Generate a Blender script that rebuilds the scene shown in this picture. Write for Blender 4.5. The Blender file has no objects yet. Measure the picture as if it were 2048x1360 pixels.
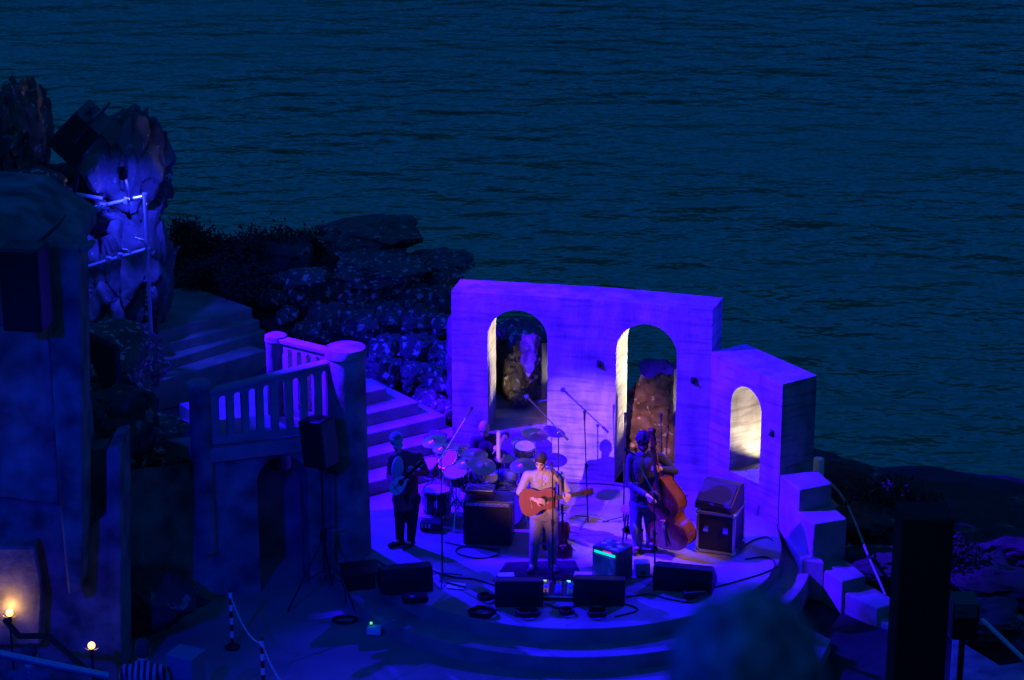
import bpy, bmesh, math, random
from mathutils import Vector, Matrix, Euler, noise, Quaternion
R = math.radians
PI = math.pi
scene = bpy.context.scene
COL = scene.collection

# ------------------------------------------------------------------ camera
FPX, PITCH, CAMZ = 4600.0, R(18), 12.7          # focal length in pixels of a 2048 px wide frame
cam_d = bpy.data.cameras.new('camera')
cam = bpy.data.objects.new('camera', cam_d); COL.objects.link(cam)
cam_d.sensor_width = 36.0; cam_d.lens = 36.0 * FPX / 2048
cam.location = (0, 0, CAMZ); cam.rotation_euler = (PI / 2 - PITCH, 0, 0)
cam_d.clip_start = 0.1; cam_d.clip_end = 20000
cam_d.dof.use_dof = True; cam_d.dof.focus_distance = 31.8; cam_d.dof.aperture_fstop = 3.2
scene.camera = cam

# ------------------------------------------------------------------ dusk sky
SUN_EL, SUN_ROT = R(-1.5), R(200)
world = bpy.data.worlds.new('World'); scene.world = world; world.use_nodes = True
wn, wl = world.node_tree.nodes, world.node_tree.links
for n in list(wn): wn.remove(n)
sky = wn.new('ShaderNodeTexSky'); sky.sky_type = 'NISHITA'; sky.sun_disc = False
sky.sun_elevation = SUN_EL; sky.sun_rotation = SUN_ROT; sky.ozone_density = 4.0
tint = wn.new('ShaderNodeMix'); tint.data_type = 'RGBA'; tint.blend_type = 'MULTIPLY'
tint.inputs[0].default_value = 1.0; tint.inputs[7].default_value = (0.02, 0.56, 1.0, 1)
bg = wn.new('ShaderNodeBackground'); bg.inputs[1].default_value = 1.8
wo = wn.new('ShaderNodeOutputWorld')
wl.new(sky.outputs[0], tint.inputs[6]); wl.new(tint.outputs[2], bg.inputs[0]); wl.new(bg.outputs[0], wo.inputs[0])

sun_d = bpy.data.lights.new('sun', 'SUN'); sun = bpy.data.objects.new('sun', sun_d); COL.objects.link(sun)
sun_d.energy = 0.004; sun_d.angle = R(20); sun_d.color = (0.25, 0.6, 1.0)   # afterglow only
sun.rotation_euler = (R(70), 0, R(20)); sun.location = (0, -20, 40)

scene.view_settings.view_transform = 'Standard'; scene.view_settings.look = 'None'
scene.view_settings.exposure = 0.0; scene.view_settings.gamma = 1.0; scene.view_settings.use_curve_mapping = False
scene.render.engine = 'CYCLES'
scene.cycles.use_denoising = True
scene.cycles.max_bounces = 5; scene.cycles.diffuse_bounces = 3; scene.cycles.glossy_bounces = 3
scene.cycles.sample_clamp_indirect = 2.0
scene.cycles.caustics_reflective = False; scene.cycles.caustics_refractive = False

# ------------------------------------------------------------------ survey helpers (photo pixel -> place in the world)
_F = Vector((0, math.cos(PITCH), -math.sin(PITCH))); _U = Vector((0, math.sin(PITCH), math.cos(PITCH))); _X = Vector((1, 0, 0))
_C = Vector((0, 0, CAMZ))
def _ray(x, y): return _F + _X * ((x - 1024) / FPX) + _U * ((680 - y) / FPX)
def P(x, y, z=0.0):
    d = _ray(x, y); return _C + d * ((z - CAMZ) / d.z)
def PY(x, y, Y):
    d = _ray(x, y); return _C + d * (Y / d.y)
def V(*a): return Vector(a)

# ------------------------------------------------------------------ materials
_M = {}
def mat(name, col, rough=0.7, metal=0.0, col2=None, scale=6.0, bump=0.0, bscale=30.0, detail=6.0, spec=0.5,
        emit=None, estr=0.0, spots=None, spot_scale=9.0, spot_cut=0.62, stripes=None, coat=0.0, trans=0.0, stretch=None):
    if name in _M: return _M[name]
    m = bpy.data.materials.new(name); m.use_nodes = True
    nt = m.node_tree; N, L = nt.nodes, nt.links
    b = N['Principled BSDF']
    b.inputs['Base Color'].default_value = (*col, 1); b.inputs['Roughness'].default_value = rough
    b.inputs['Metallic'].default_value = metal; b.inputs['Specular IOR Level'].default_value = spec
    b.inputs['Coat Weight'].default_value = coat; b.inputs['Transmission Weight'].default_value = trans
    tc = N.new('ShaderNodeTexCoord'); src = tc.outputs['Object']
    if stretch:
        mp = N.new('ShaderNodeMapping'); mp.inputs['Scale'].default_value = stretch
        L.new(src, mp.inputs[0]); src = mp.outputs[0]
    cur = None
    if col2:
        n1 = N.new('ShaderNodeTexNoise'); n1.inputs['Scale'].default_value = scale; n1.inputs['Detail'].default_value = detail
        L.new(src, n1.inputs[0])
        rp = N.new('ShaderNodeValToRGB'); rp.color_ramp.elements[0].position = 0.32; rp.color_ramp.elements[1].position = 0.68
        rp.color_ramp.elements[0].color = (*col, 1); rp.color_ramp.elements[1].color = (*col2, 1)
        L.new(n1.outputs[0], rp.inputs[0]); cur = rp.outputs[0]
    if spots:
        n2 = N.new('ShaderNodeTexNoise'); n2.inputs['Scale'].default_value = spot_scale; n2.inputs['Detail'].default_value = 3.0
        n2.inputs['Distortion'].default_value = 0.4
        L.new(src, n2.inputs[0])
        r2 = N.new('ShaderNodeValToRGB'); r2.color_ramp.elements[0].position = spot_cut; r2.color_ramp.elements[1].position = spot_cut + 0.03
        L.new(n2.outputs[0], r2.inputs[0])
        mx = N.new('ShaderNodeMix'); mx.data_type = 'RGBA'
        if cur: L.new(cur, mx.inputs[6])
        else: mx.inputs[6].default_value = (*col, 1)
        mx.inputs[7].default_value = (*spots, 1); L.new(r2.outputs[0], mx.inputs[0]); cur = mx.outputs[2]
    if stripes:                                    # (axis, scale, colour) woven or printed bands
        ax, sc, c3 = stripes
        w = N.new('ShaderNodeTexWave'); w.bands_direction = ax; w.inputs['Scale'].default_value = sc
        L.new(src, w.inputs[0])
        r3 = N.new('ShaderNodeValToRGB'); r3.color_ramp.elements[0].position = 0.48; r3.color_ramp.elements[1].position = 0.52
        L.new(w.outputs[1], r3.inputs[0])
        mx = N.new('ShaderNodeMix'); mx.data_type = 'RGBA'
        if cur: L.new(cur, mx.inputs[6])
        else: mx.inputs[6].default_value = (*col, 1)
        mx.inputs[7].default_value = (*c3, 1); L.new(r3.outputs[0], mx.inputs[0]); cur = mx.outputs[2]
    if cur: L.new(cur, b.inputs['Base Color'])
    if bump:
        n3 = N.new('ShaderNodeTexNoise'); n3.inputs['Scale'].default_value = bscale; n3.inputs['Detail'].default_value = 8.0
        L.new(src, n3.inputs[0])
        bp = N.new('ShaderNodeBump'); bp.inputs['Strength'].default_value = bump; bp.inputs['Distance'].default_value = 0.02
        L.new(n3.outputs[0], bp.inputs['Height']); L.new(bp.outputs[0], b.inputs['Normal'])
    if emit:
        b.inputs['Emission Color'].default_value = (*emit, 1); b.inputs['Emission Strength'].default_value = estr
    _M[name] = m
    return m

def wall_material():
    """board-marked concrete: shuttering lines, streaks and blotches"""
    m = mat('cast_concrete', (0.26, 0.24, 0.22), 0.85, col2=(0.40, 0.37, 0.34), scale=2.2, bump=0.5, bscale=22)
    nt = m.node_tree; N, L = nt.nodes, nt.links; b = N['Principled BSDF']
    tc = [n for n in N if n.type == 'TEX_COORD'][0]
    # rain streaks and weather stains
    mp = N.new('ShaderNodeMapping'); mp.inputs['Scale'].default_value = (3.0, 3.0, 1.0); L.new(tc.outputs['Object'], mp.inputs[0])
    st = N.new('ShaderNodeTexNoise'); st.inputs['Scale'].default_value = 1.6; st.inputs['Detail'].default_value = 7; L.new(mp.outputs[0], st.inputs[0])
    rp = N.new('ShaderNodeValToRGB'); rp.color_ramp.elements[0].position = 0.36; rp.color_ramp.elements[1].position = 0.60
    rp.color_ramp.elements[0].color = (0.42, 0.41, 0.39, 1); rp.color_ramp.elements[1].color = (1, 1, 1, 1); L.new(st.outputs[0], rp.inputs[0])
    mp2 = N.new('ShaderNodeMapping'); mp2.inputs['Scale'].default_value = (0.7, 0.7, 7.0); L.new(tc.outputs['Object'], mp2.inputs[0])
    s2 = N.new('ShaderNodeTexNoise'); s2.inputs['Scale'].default_value = 2.4; s2.inputs['Detail'].default_value = 6; L.new(mp2.outputs[0], s2.inputs[0])
    rp2 = N.new('ShaderNodeValToRGB'); rp2.color_ramp.elements[0].position = 0.36; rp2.color_ramp.elements[1].position = 0.52
    rp2.color_ramp.elements[0].color = (0.28, 0.27, 0.26, 1); rp2.color_ramp.elements[1].color = (1, 1, 1, 1); L.new(s2.outputs[0], rp2.inputs[0])
    base = b.inputs['Base Color'].links[0].from_socket
    m1 = N.new('ShaderNodeMix'); m1.data_type = 'RGBA'; m1.blend_type = 'MULTIPLY'; m1.inputs[0].default_value = 0.6
    L.new(base, m1.inputs[6]); L.new(rp.outputs[0], m1.inputs[7])
    m2 = N.new('ShaderNodeMix'); m2.data_type = 'RGBA'; m2.blend_type = 'MULTIPLY'; m2.inputs[0].default_value = 0.6
    L.new(m1.outputs[2], m2.inputs[6]); L.new(rp2.outputs[0], m2.inputs[7]); L.new(m2.outputs[2], b.inputs['Base Color'])
    # fine relief: shuttering boards (level joints) and combed upright ribs
    w = N.new('ShaderNodeTexWave'); w.bands_direction = 'Z'; w.inputs['Scale'].default_value = 1.15; w.inputs['Distortion'].default_value = 1.4
    w.inputs['Detail'].default_value = 2; w.wave_profile = 'SAW'; L.new(tc.outputs['Object'], w.inputs[0])
    w2 = N.new('ShaderNodeTexWave'); w2.bands_direction = 'X'; w2.inputs['Scale'].default_value = 9.0; w2.inputs['Distortion'].default_value = 0.5
    L.new(tc.outputs['Object'], w2.inputs[0])
    ad = N.new('ShaderNodeMath'); ad.operation = 'MULTIPLY_ADD'; ad.inputs[1].default_value = 0.16
    L.new(w2.outputs[1], ad.inputs[0]); L.new(w.outputs[1], ad.inputs[2])
    old = [n for n in N if n.type == 'BUMP'][0]
    bp = N.new('ShaderNodeBump'); bp.inputs['Strength'].default_value = 0.35; bp.inputs['Distance'].default_value = 0.02
    L.new(ad.outputs[0], bp.inputs['Height']); L.new(old.outputs[0], bp.inputs['Normal']); L.new(bp.outputs[0], b.inputs['Normal'])
    return m

M = {}
def mats():
    M['concrete'] = wall_material()
    M['stage'] = mat('stage_concrete', (0.20, 0.19, 0.175), 0.6, col2=(0.31, 0.29, 0.27), scale=1.6, bump=0.25, bscale=40)
    M['step'] = mat('step_concrete', (0.19, 0.18, 0.17), 0.85, col2=(0.31, 0.29, 0.27), scale=3.0, bump=0.4, bscale=25)
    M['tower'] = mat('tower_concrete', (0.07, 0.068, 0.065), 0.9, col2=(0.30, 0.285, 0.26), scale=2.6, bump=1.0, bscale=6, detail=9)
    M['yard'] = mat('yard_gravel', (0.20, 0.19, 0.17), 0.95, col2=(0.30, 0.28, 0.26), scale=1.0, bump=0.6, bscale=60)
    M['rock'] = mat('lichen_granite', (0.05, 0.048, 0.045), 0.9, col2=(0.13, 0.12, 0.105), scale=3.5, bump=1.0, bscale=7,
                    spots=(0.44, 0.44, 0.40), spot_scale=10.0, spot_cut=0.59)
    M['rock_brown'] = mat('brown_granite', (0.05, 0.040, 0.027), 0.9, col2=(0.20, 0.15, 0.095), scale=6, bump=1.0, bscale=14,
                    spots=(0.42, 0.37, 0.28), spot_scale=8.0, spot_cut=0.62)
    M['stack'] = mat('granite_stack', (0.06, 0.058, 0.055), 0.85, col2=(0.19, 0.18, 0.17), scale=2.4, bump=1.0, bscale=8,
                    spots=(0.45, 0.44, 0.40), spot_scale=7, spot_cut=0.66)
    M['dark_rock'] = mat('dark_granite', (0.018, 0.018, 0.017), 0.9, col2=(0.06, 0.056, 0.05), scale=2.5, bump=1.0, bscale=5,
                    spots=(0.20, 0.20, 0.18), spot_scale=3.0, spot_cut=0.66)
    M['soil'] = mat('dark_turf', (0.010, 0.012, 0.007), 0.95, col2=(0.035, 0.035, 0.022), scale=2.5, bump=1.0, bscale=8)
    M['leaf'] = mat('gorse_leaf', (0.012, 0.02, 0.008), 0.8, col2=(0.03, 0.045, 0.018), scale=4)
    M['stem'] = mat('gorse_stem', (0.03, 0.022, 0.015), 0.9)
    M['black'] = mat('black_plastic', (0.012, 0.012, 0.013), 0.5)
    M['blackmat'] = mat('black_cloth', (0.010, 0.010, 0.011), 0.95, bump=0.3, bscale=200)
    M['grille'] = mat('speaker_grille', (0.008, 0.008, 0.009), 0.7, bump=0.5, bscale=400)
    M['metal'] = mat('galvanised_pipe', (0.55, 0.57, 0.60), 0.35, metal=0.7, col2=(0.40, 0.42, 0.44), scale=30)
    M['steel'] = mat('black_steel', (0.035, 0.035, 0.038), 0.35, metal=0.4)
    M['chrome'] = mat('chrome', (0.80, 0.80, 0.82), 0.12, metal=1.0)
    M['alu'] = mat('aluminium', (0.55, 0.55, 0.58), 0.3, metal=0.9)
    M['brass'] = mat('cymbal_bronze', (0.72, 0.58, 0.34), 0.28, metal=1.0, col2=(0.60, 0.47, 0.26), scale=18)
    M['skin'] = mat('skin', (0.56, 0.34, 0.25), 0.5, col2=(0.62, 0.40, 0.30), scale=14)
    M['white'] = mat('white_paint', (0.75, 0.75, 0.73), 0.6)
    M['paper'] = mat('paper', (0.80, 0.79, 0.76), 0.8)
    M['cable'] = mat('cable_rubber', (0.012, 0.012, 0.012), 0.6)

# ------------------------------------------------------------------ mesh building
class MB:
    def __init__(s): s.v = []; s.f = []; s.M = Matrix.Identity(4)
    def _add(s, vs, fs):
        o = len(s.v); s.v += [s.M @ Vector(v) for v in vs]; s.f += [tuple(i + o for i in f) for f in fs]; return s
    def box(s, c, d, rot=None):
        x, y, z = d[0] / 2, d[1] / 2, d[2] / 2
        vs = [V(a * x, b * y, e * z) for e in (-1, 1) for b in (-1, 1) for a in (-1, 1)]
        if rot is not None: vs = [rot @ v for v in vs]
        c = Vector(c); vs = [v + c for v in vs]
        return s._add(vs, [(0, 2, 3, 1), (4, 5, 7, 6), (0, 1, 5, 4), (2, 6, 7, 3), (0, 4, 6, 2), (1, 3, 7, 5)])
    def prism(s, poly, z0, z1):
        n = len(poly); a = sum(poly[i][0] * poly[(i + 1) % n][1] - poly[(i + 1) % n][0] * poly[i][1] for i in range(n))
        if a < 0: poly = poly[::-1]
        z0 = z0 if hasattr(z0, '__len__') else [z0] * n; z1 = z1 if hasattr(z1, '__len__') else [z1] * n
        if a < 0: z0, z1 = list(z0)[::-1], list(z1)[::-1]
        vs = [(p[0], p[1], z0[i]) for i, p in enumerate(poly)] + [(p[0], p[1], z1[i]) for i, p in enumerate(poly)]
        fs = [tuple(range(n))[::-1], tuple(range(n, 2 * n))] + [(i, (i + 1) % n, n + (i + 1) % n, n + i) for i in range(n)]
        return s._add(vs, fs)
    def tube(s, p0, p1, r0, r1=None, n=10, cap=True):
        return s.path([p0, p1], [r0, r0 if r1 is None else r1], n, cap)
    def path(s, pts, r, n=8, cap=True):
        pts = [Vector(p) for p in pts]; k = len(pts)
        rs = r if hasattr(r, '__len__') else [r] * k
        vs = []; up = None
        for i, p in enumerate(pts):
            t = (pts[min(i + 1, k - 1)] - pts[max(i - 1, 0)])
            t = t.normalized() if t.length > 1e-9 else V(0, 0, 1)
            if up is None: up = t.orthogonal().normalized()
            up = up - t * up.dot(t)
            up = up.normalized() if up.length > 1e-6 else t.orthogonal().normalized()
            w = t.cross(up)
            for j in range(n):
                a = 2 * PI * j / n
                vs.append(p + (up * math.cos(a) + w * math.sin(a)) * rs[i])
        fs = [(i * n + j, i * n + (j + 1) % n, (i + 1) * n + (j + 1) % n, (i + 1) * n + j) for i in range(k - 1) for j in range(n)]
        if cap: fs += [tuple(range(n))[::-1], tuple(range((k - 1) * n, k * n))]
        return s._add(vs, fs)
    def lathe(s, prof, n=20, T=None):
        T = T or Matrix.Identity(4)
        vs = [T @ V(r * math.cos(2 * PI * j / n), r * math.sin(2 * PI * j / n), z) for r, z in prof for j in range(n)]
        k = len(prof)
        fs = [(i * n + j, i * n + (j + 1) % n, (i + 1) * n + (j + 1) % n, (i + 1) * n + j) for i in range(k - 1) for j in range(n)]
        fs += [tuple(range(n))[::-1], tuple(range((k - 1) * n, k * n))]
        return s._add(vs, fs)
    def ball(s, c, r, nu=16, nv=10, rot=None):
        r = r if hasattr(r, '__len__') else (r, r, r); c = Vector(c)
        vs = [V(0, 0, -r[2])]
        for i in range(1, nv):
            t = -PI / 2 + PI * i / nv
            vs += [V(r[0] * math.cos(t) * math.cos(2 * PI * j / nu), r[1] * math.cos(t) * math.sin(2 * PI * j / nu), r[2] * math.sin(t)) for j in range(nu)]
        vs.append(V(0, 0, r[2])); top = len(vs) - 1
        if rot is not None: vs = [rot @ v for v in vs]
        fs = [(0, 1 + (j + 1) % nu, 1 + j) for j in range(nu)]
        for i in range(nv - 2):
            a = 1 + i * nu; fs += [(a + j, a + (j + 1) % nu, a + nu + (j + 1) % nu, a + nu + j) for j in range(nu)]
        a = 1 + (nv - 2) * nu; fs += [(a + j, a + (j + 1) % nu, top) for j in range(nu)]
        return s._add([v + c for v in vs], fs)
    def caps(s, p0, r0, p1, r1, n=14):               # tapered capsule (closed pieces that overlap)
        p0, p1 = Vector(p0), Vector(p1)
        s.path([p0, p1], [r0, r1], n); s.ball(p0, r0, n, 8); return s.ball(p1, r1, n, 8)
    def mesh(s, name):
        me = bpy.data.meshes.new(name); me.from_pydata([tuple(v) for v in s.v], [], s.f); me.update(); return me
    def build(s, name, m, parent=None, smooth=False, bevel=0.0, world=True, ang=40):
        if parent is not None and world:
            q = parent; off = V(0, 0, 0)
            while q is not None: off += Vector(q.location); q = q.parent
            s.v = [v - off for v in s.v]
        me = s.mesh(name)
        if m is not None: me.materials.append(m)
        if smooth:
            for p in me.polygons: p.use_smooth = True
            me.set_sharp_from_angle(angle=R(ang))
        o = bpy.data.objects.new(name, me); COL.objects.link(o)
        if parent is not None: o.parent = parent
        if bevel:
            b = o.modifiers.new('bevel', 'BEVEL'); b.width = bevel; b.segments = 2; b.limit_method = 'ANGLE'; b.angle_limit = R(40)
        return o

def tag(o, label, cat, group=None):
    o['label'] = label; o['category'] = cat
    if group: o['group'] = group
    return o
def thing(name, label, cat, loc, group=None, rotz=0.0):
    o = bpy.data.objects.new(name, None); COL.objects.link(o); o.empty_display_size = 0.2
    o.location = loc; o.rotation_euler = (0, 0, rotz)
    return tag(o, label, cat, group)
def structure(o): o['kind'] = 'structure'; return o
def copy_tree(o, parent=None):
    c = o.copy(); COL.objects.link(c); c.parent = parent
    for ch in list(o.children): copy_tree(ch, c)
    return c
def rotm(x=0, y=0, z=0): return Euler((R(x), R(y), R(z))).to_matrix()
def look(d, up=V(0, 0, 1)):
    """matrix whose -Z looks along d"""
    return Vector(d).to_track_quat('-Z', 'Y').to_matrix()
mats()

# ================================================================== SETTING
def sea_material():
    m = bpy.data.materials.new('sea_water'); m.use_nodes = True
    N, L = m.node_tree.nodes, m.node_tree.links; b = N['Principled BSDF']
    b.inputs['Base Color'].default_value = (0.0, 0.34, 0.13, 1); b.inputs['Roughness'].default_value = 0.22
    b.inputs['IOR'].default_value = 1.33
    tc = N.new('ShaderNodeTexCoord')
    def nz(scale, st, det, rot=0.0):
        mp = N.new('ShaderNodeMapping'); mp.inputs['Scale'].default_value = st; mp.inputs['Rotation'].default_value = (0, 0, rot)
        L.new(tc.outputs['Object'], mp.inputs[0])
        n = N.new('ShaderNodeTexNoise'); n.inputs['Scale'].default_value = scale; n.inputs['Detail'].default_value = det
        n.inputs['Roughness'].default_value = 0.62
        L.new(mp.outputs[0], n.inputs[0]); return n.outputs[0]
    a = nz(0.30, (1.0, 1.5, 1), 3, R(-10)); c = nz(0.09, (1, 1.6, 1), 2, R(6)); w = nz(0.016, (1, 2.2, 1), 3, R(-5))
    ad = N.new('ShaderNodeMath'); ad.operation = 'MULTIPLY_ADD'; ad.inputs[1].default_value = 2.0
    L.new(c, ad.inputs[0]); L.new(a, ad.inputs[2])
    bp = N.new('ShaderNodeBump'); bp.inputs['Strength'].default_value = 1.0; bp.inputs['Distance'].default_value = 0.6
    L.new(ad.outputs[0], bp.inputs['Height']); L.new(bp.outputs[0], b.inputs['Normal'])
    rr = N.new('ShaderNodeMapRange'); rr.inputs[1].default_value = 0.35; rr.inputs[2].default_value = 0.65
    rr.inputs[3].default_value = 0.06; rr.inputs[4].default_value = 0.22                # cat's paws of wind roughen the water
    L.new(w, rr.inputs[0]); L.new(rr.outputs[0], b.inputs['Roughness'])
    return m
b = MB(); b._add([(-9000, -2000, -24), (9000, -2000, -24), (9000, 16000, -24), (-9000, 16000, -24)], [(0, 1, 2, 3)])
structure(b.build('sea', sea_material()))

def sstep(a, b, x):
    t = max(0.0, min(1.0, (x - a) / (b - a))); return t * t * (3 - 2 * t)
def ground_h(x, y):
    n = noise.fractal(V(x * .35, y * .35, 1.3), 1.0, 2.0, 5) * 0.35 + noise.fractal(V(x * 1.3, y * 1.3, 7), 1.0, 2.0, 3) * 0.10
    if y < 24.0:                                             # audience hillside
        base = 11.1 - 0.4964 * y
        base = max(base, -0.55)
        return base - 0.35 + 0.25 * n
    low = -0.62
    # rocky shoulder behind and left of the stage
    left = (0.45 + 0.85 * sstep(32.5, 38.5, y)) * (1 - 0.55 * sstep(-2.2, -0.2, x)) + n * (0.5 + .5 * sstep(33, 38, y))
    wl_ = sstep(31.0, 34.0, y + 0.25 * max(0.0, -x - 3.0)) * (1 - sstep(-0.9, 1.4, x))
    mid = -0.25 - 0.10 * max(0, y - 33) + 0.5 * n
    right = -0.35 - 0.20 * max(0, x - 4.8) - 0.02 * max(0.0, 33 - y) + n * 0.7
    wr = sstep(4.6, 5.6, x)
    base = low if y < 32.4 else low + (mid - low) * sstep(32.4, 33.4, y)
    z = base * (1 - wl_) + left * wl_
    z = z * (1 - wr) + right * wr
    edge = 41.0 + 0.6 * noise.noise(V(x * .4, 0, 3)) if x < -3.5 else 41.0 - 5.2 * sstep(-3.5, 2.5, x) - 0.9 * sstep(2.5, 6, x)
    d = y - edge
    if d > 0: z -= min(24.0, 1.1 * d + 0.35 * d * d) * (1 + 0.3 * n)
    return z
def terrain():
    xs = [-26 + 0.4 * i for i in range(131)]; ys = [-8 + 0.4 * j for j in range(151)]
    vs = [(x, y, ground_h(x, y)) for y in ys for x in xs]; nx = len(xs)
    fs = [(j * nx + i, j * nx + i + 1, (j + 1) * nx + i + 1, (j + 1) * nx + i) for j in range(len(ys) - 1) for i in range(nx - 1)]
    b = MB(); b._add(vs, fs); o = b.build('cliff_ground', M['soil'], smooth=True, ang=180); structure(o)
terrain()

# forecourt and the round stage with one step below it
SC, SR = V(0.83, 30.0, 0), 2.96
b = MB(); b.prism([(-9, 23.0), (2.6, 23.0), (4.2, 27.6), (3.6, 28.4), (3.6, 31), (-9, 31)], -0.6, -0.42)
structure(b.build('forecourt', M['yard']))
def round_stage(r, back, x0, x1, steps=64):
    pts = [(SC.x + r * math.cos(PI + PI * i / steps), SC.y + r * math.sin(PI + PI * i / steps)) for i in range(steps + 1)]
    return pts + [(max(x1, SC.x + r), back), (min(x0, SC.x - r), back)]
b = MB(); b.prism(round_stage(SR, 33.0, -3.4, 3.7), -0.55, 0.0); structure(b.build('stage_floor', M['stage'], bevel=0.012))
b = MB(); b.prism(round_stage(3.36, 30.6, -2.6, 4.0), -0.55, -0.21); structure(b.build('stage_step', M['step'], bevel=0.012))

b = MB(); b.prism([(0.9, 32.6), (1.3, 32.3), (2.95, 31.8), (3.9, 30.9), (4.8, 31.2), (4.3, 33.2), (2.8, 34.3), (0.9, 34.6)], -0.5, -0.004); structure(b.build('back_terrace', M['yard']))
# ------------------------------------------------------------------ arched concrete wall behind the stage
WT = 0.65
WF = [V(-0.90, 32.67, 0), V(1.30, 32.25, 0), V(2.90, 31.74, 0), V(3.80, 30.50, 0)]
def inward(a, c):
    t = (c - a).normalized(); return V(-t.y, t.x, 0)       # away from the audience
def mitre(i):
    if i == 0: return WF[0] + inward(WF[0], WF[1]) * WT
    if i == 3: return WF[3] + inward(WF[2], WF[3]) * WT
    n1, n2 = inward(WF[i - 1], WF[i]), inward(WF[i], WF[i + 1]); k = (n1 + n2).normalized()
    return WF[i] + k * (WT / k.dot(n1))
def wall_bay(i, z0, zt0, zt1, s0, s1, sill, apex, parent, chamfer=0.0, b0=None, b1=None):
    A, B = WF[i], WF[i + 1]; L = (B - A).length; t = (B - A) / L; n = inward(A, B)
    Ab = b0 or mitre(i); Bb = b1 or mitre(i + 1)
    rad = (s1 - s0) / 2; zs = apex - rad; K = 22
    arc = [(s0 + rad - rad * math.cos(PI * k / K), zs + rad * math.sin(PI * k / K)) for k in range(K + 1)]
    cols = [(0.0, None)] + [(s, z) for s, z in arc] + [(L, None)]
    def fp(s, back):
        if not back: return A + t * s
        if s <= 0: return Ab
        if s >= L: return Bb
        return A + t * s + n * WT
    zt = lambda s: zt0 + (zt1 - zt0) * s / L
    b = MB()
    for back in (False, True):
        q = lambda s, z: (fp(s, back).x, fp(s, back).y, z)
        faces = [[q(0, z0), q(s0, z0), q(s0, zs), q(s0, zt(s0)), q(0, zt(0))],
                 [q(s1, z0), q(L, z0), q(L, zt(L)), q(s1, zt(s1)), q(s1, zs)]]
        for k in range(K):
            (sa, za), (sb, zb) = arc[k], arc[k + 1]
            faces.append([q(sa, za), q(sb, zb), q(sb, zt(sb)), q(sa, zt(sa))])
        if sill > z0: faces.append([q(s0, z0), q(s1, z0), q(s1, sill), q(s0, sill)])
        for fc in faces:
            b._add(fc, [tuple(range(len(fc))) if not back else tuple(range(len(fc)))[::-1]])
    # intrados, jambs, sill, top and ends
    ring = [(s0, max(sill, z0))] + arc + [(s1, max(sill, z0))]
    for (sa, za), (sb, zb) in zip(ring[:-1], ring[1:]):
        f0, f1, k0, k1 = fp(sa, 0), fp(sb, 0), fp(sa, 1), fp(sb, 1)
        b._add([(f0.x, f0.y, za), (k0.x, k0.y, za), (k1.x, k1.y, zb), (f1.x, f1.y, zb)], [(0, 1, 2, 3)])
    f0, f1, k0, k1 = fp(s0, 0), fp(s1, 0), fp(s0, 1), fp(s1, 1); zz = max(sill, z0)
    b._add([(f0.x, f0.y, zz), (f1.x, f1.y, zz), (k1.x, k1.y, zz), (k0.x, k0.y, zz)], [(0, 1, 2, 3)])
    ss = [0, s0] + [a[0] for a in arc[1:-1]] + [s1, L]
    for sa, sb in zip(ss[:-1], ss[1:]):
        f0, f1, k0, k1 = fp(sa, 0), fp(sb, 0), fp(sa, 1), fp(sb, 1)
        b._add([(f0.x, f0.y, zt(sa)), (f1.x, f1.y, zt(sb)), (k1.x, k1.y, zt(sb)), (k0.x, k0.y, zt(sa))], [(0, 1, 2, 3)])
    for P0, P1, z in ((A, Ab, zt(0)), (B, Bb, zt(L))):
        b._add([(P0.x, P0.y, z0), (P1.x, P1.y, z0), (P1.x, P1.y, z), (P0.x, P0.y, z)], [(0, 1, 2, 3)])
    return b.build('wall_bay', M['concrete'], parent, smooth=True, ang=20)

WALL = thing('arched_wall', 'tall blue lit concrete wall with three round arched openings behind the band', 'wall', (1.5, 32.2, 0))
def s_at(i, px, py, z):                                     # distance along bay i of the wall plane seen at that pixel
    A, B = WF[i], WF[i + 1]; t = (B - A).normalized(); n = inward(A, B); d = _ray(px, py)
    k = (A - _C).dot(n) / d.dot(n); return ((_C + d * k) - A).dot(t), (_C + d * k).z
a1 = (s_at(0, 975, 760, 0)[0], s_at(0, 1095, 760, 0)[0]); ap1 = s_at(0, 1034, 620, 0)[1]
a2 = (s_at(1, 1231, 800, 0)[0], s_at(1, 1352, 800, 0)[0]); ap2 = s_at(1, 1290, 648, 0)[1]
a3 = (s_at(2, 1461, 850, 0)[0], s_at(2, 1522, 850, 0)[0]); ap3 = s_at(2, 1487, 772, 0)[1]
if a2[0] < 0.08: a2 = (0.08, a2[1])
sill3 = 0.5
TOPZ = [s_at(0, 905, 583, 0)[1], s_at(1, 1205, 600, 0)[1], s_at(1, 1424, 620, 0)[1]]
wall_bay(0, -0.5, TOPZ[0], TOPZ[1], a1[0], a1[1], 0.66, ap1, WALL)
end2 = WF[2] + inward(WF[1], WF[2]) * WT
wall_bay(1, -0.5, TOPZ[1], TOPZ[2], a2[0], a2[1], 0.0, ap2, WALL, b1=end2)
z3a = s_at(2, 1426, 705, 0)[1]; z3b = s_at(2, 1564, 768, 0)[1]
wall_bay(2, -0.5, z3a, z3b, a3[0], a3[1], sill3, ap3, WALL, b0=WF[2] + inward(WF[2], WF[3]) * WT)
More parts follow.
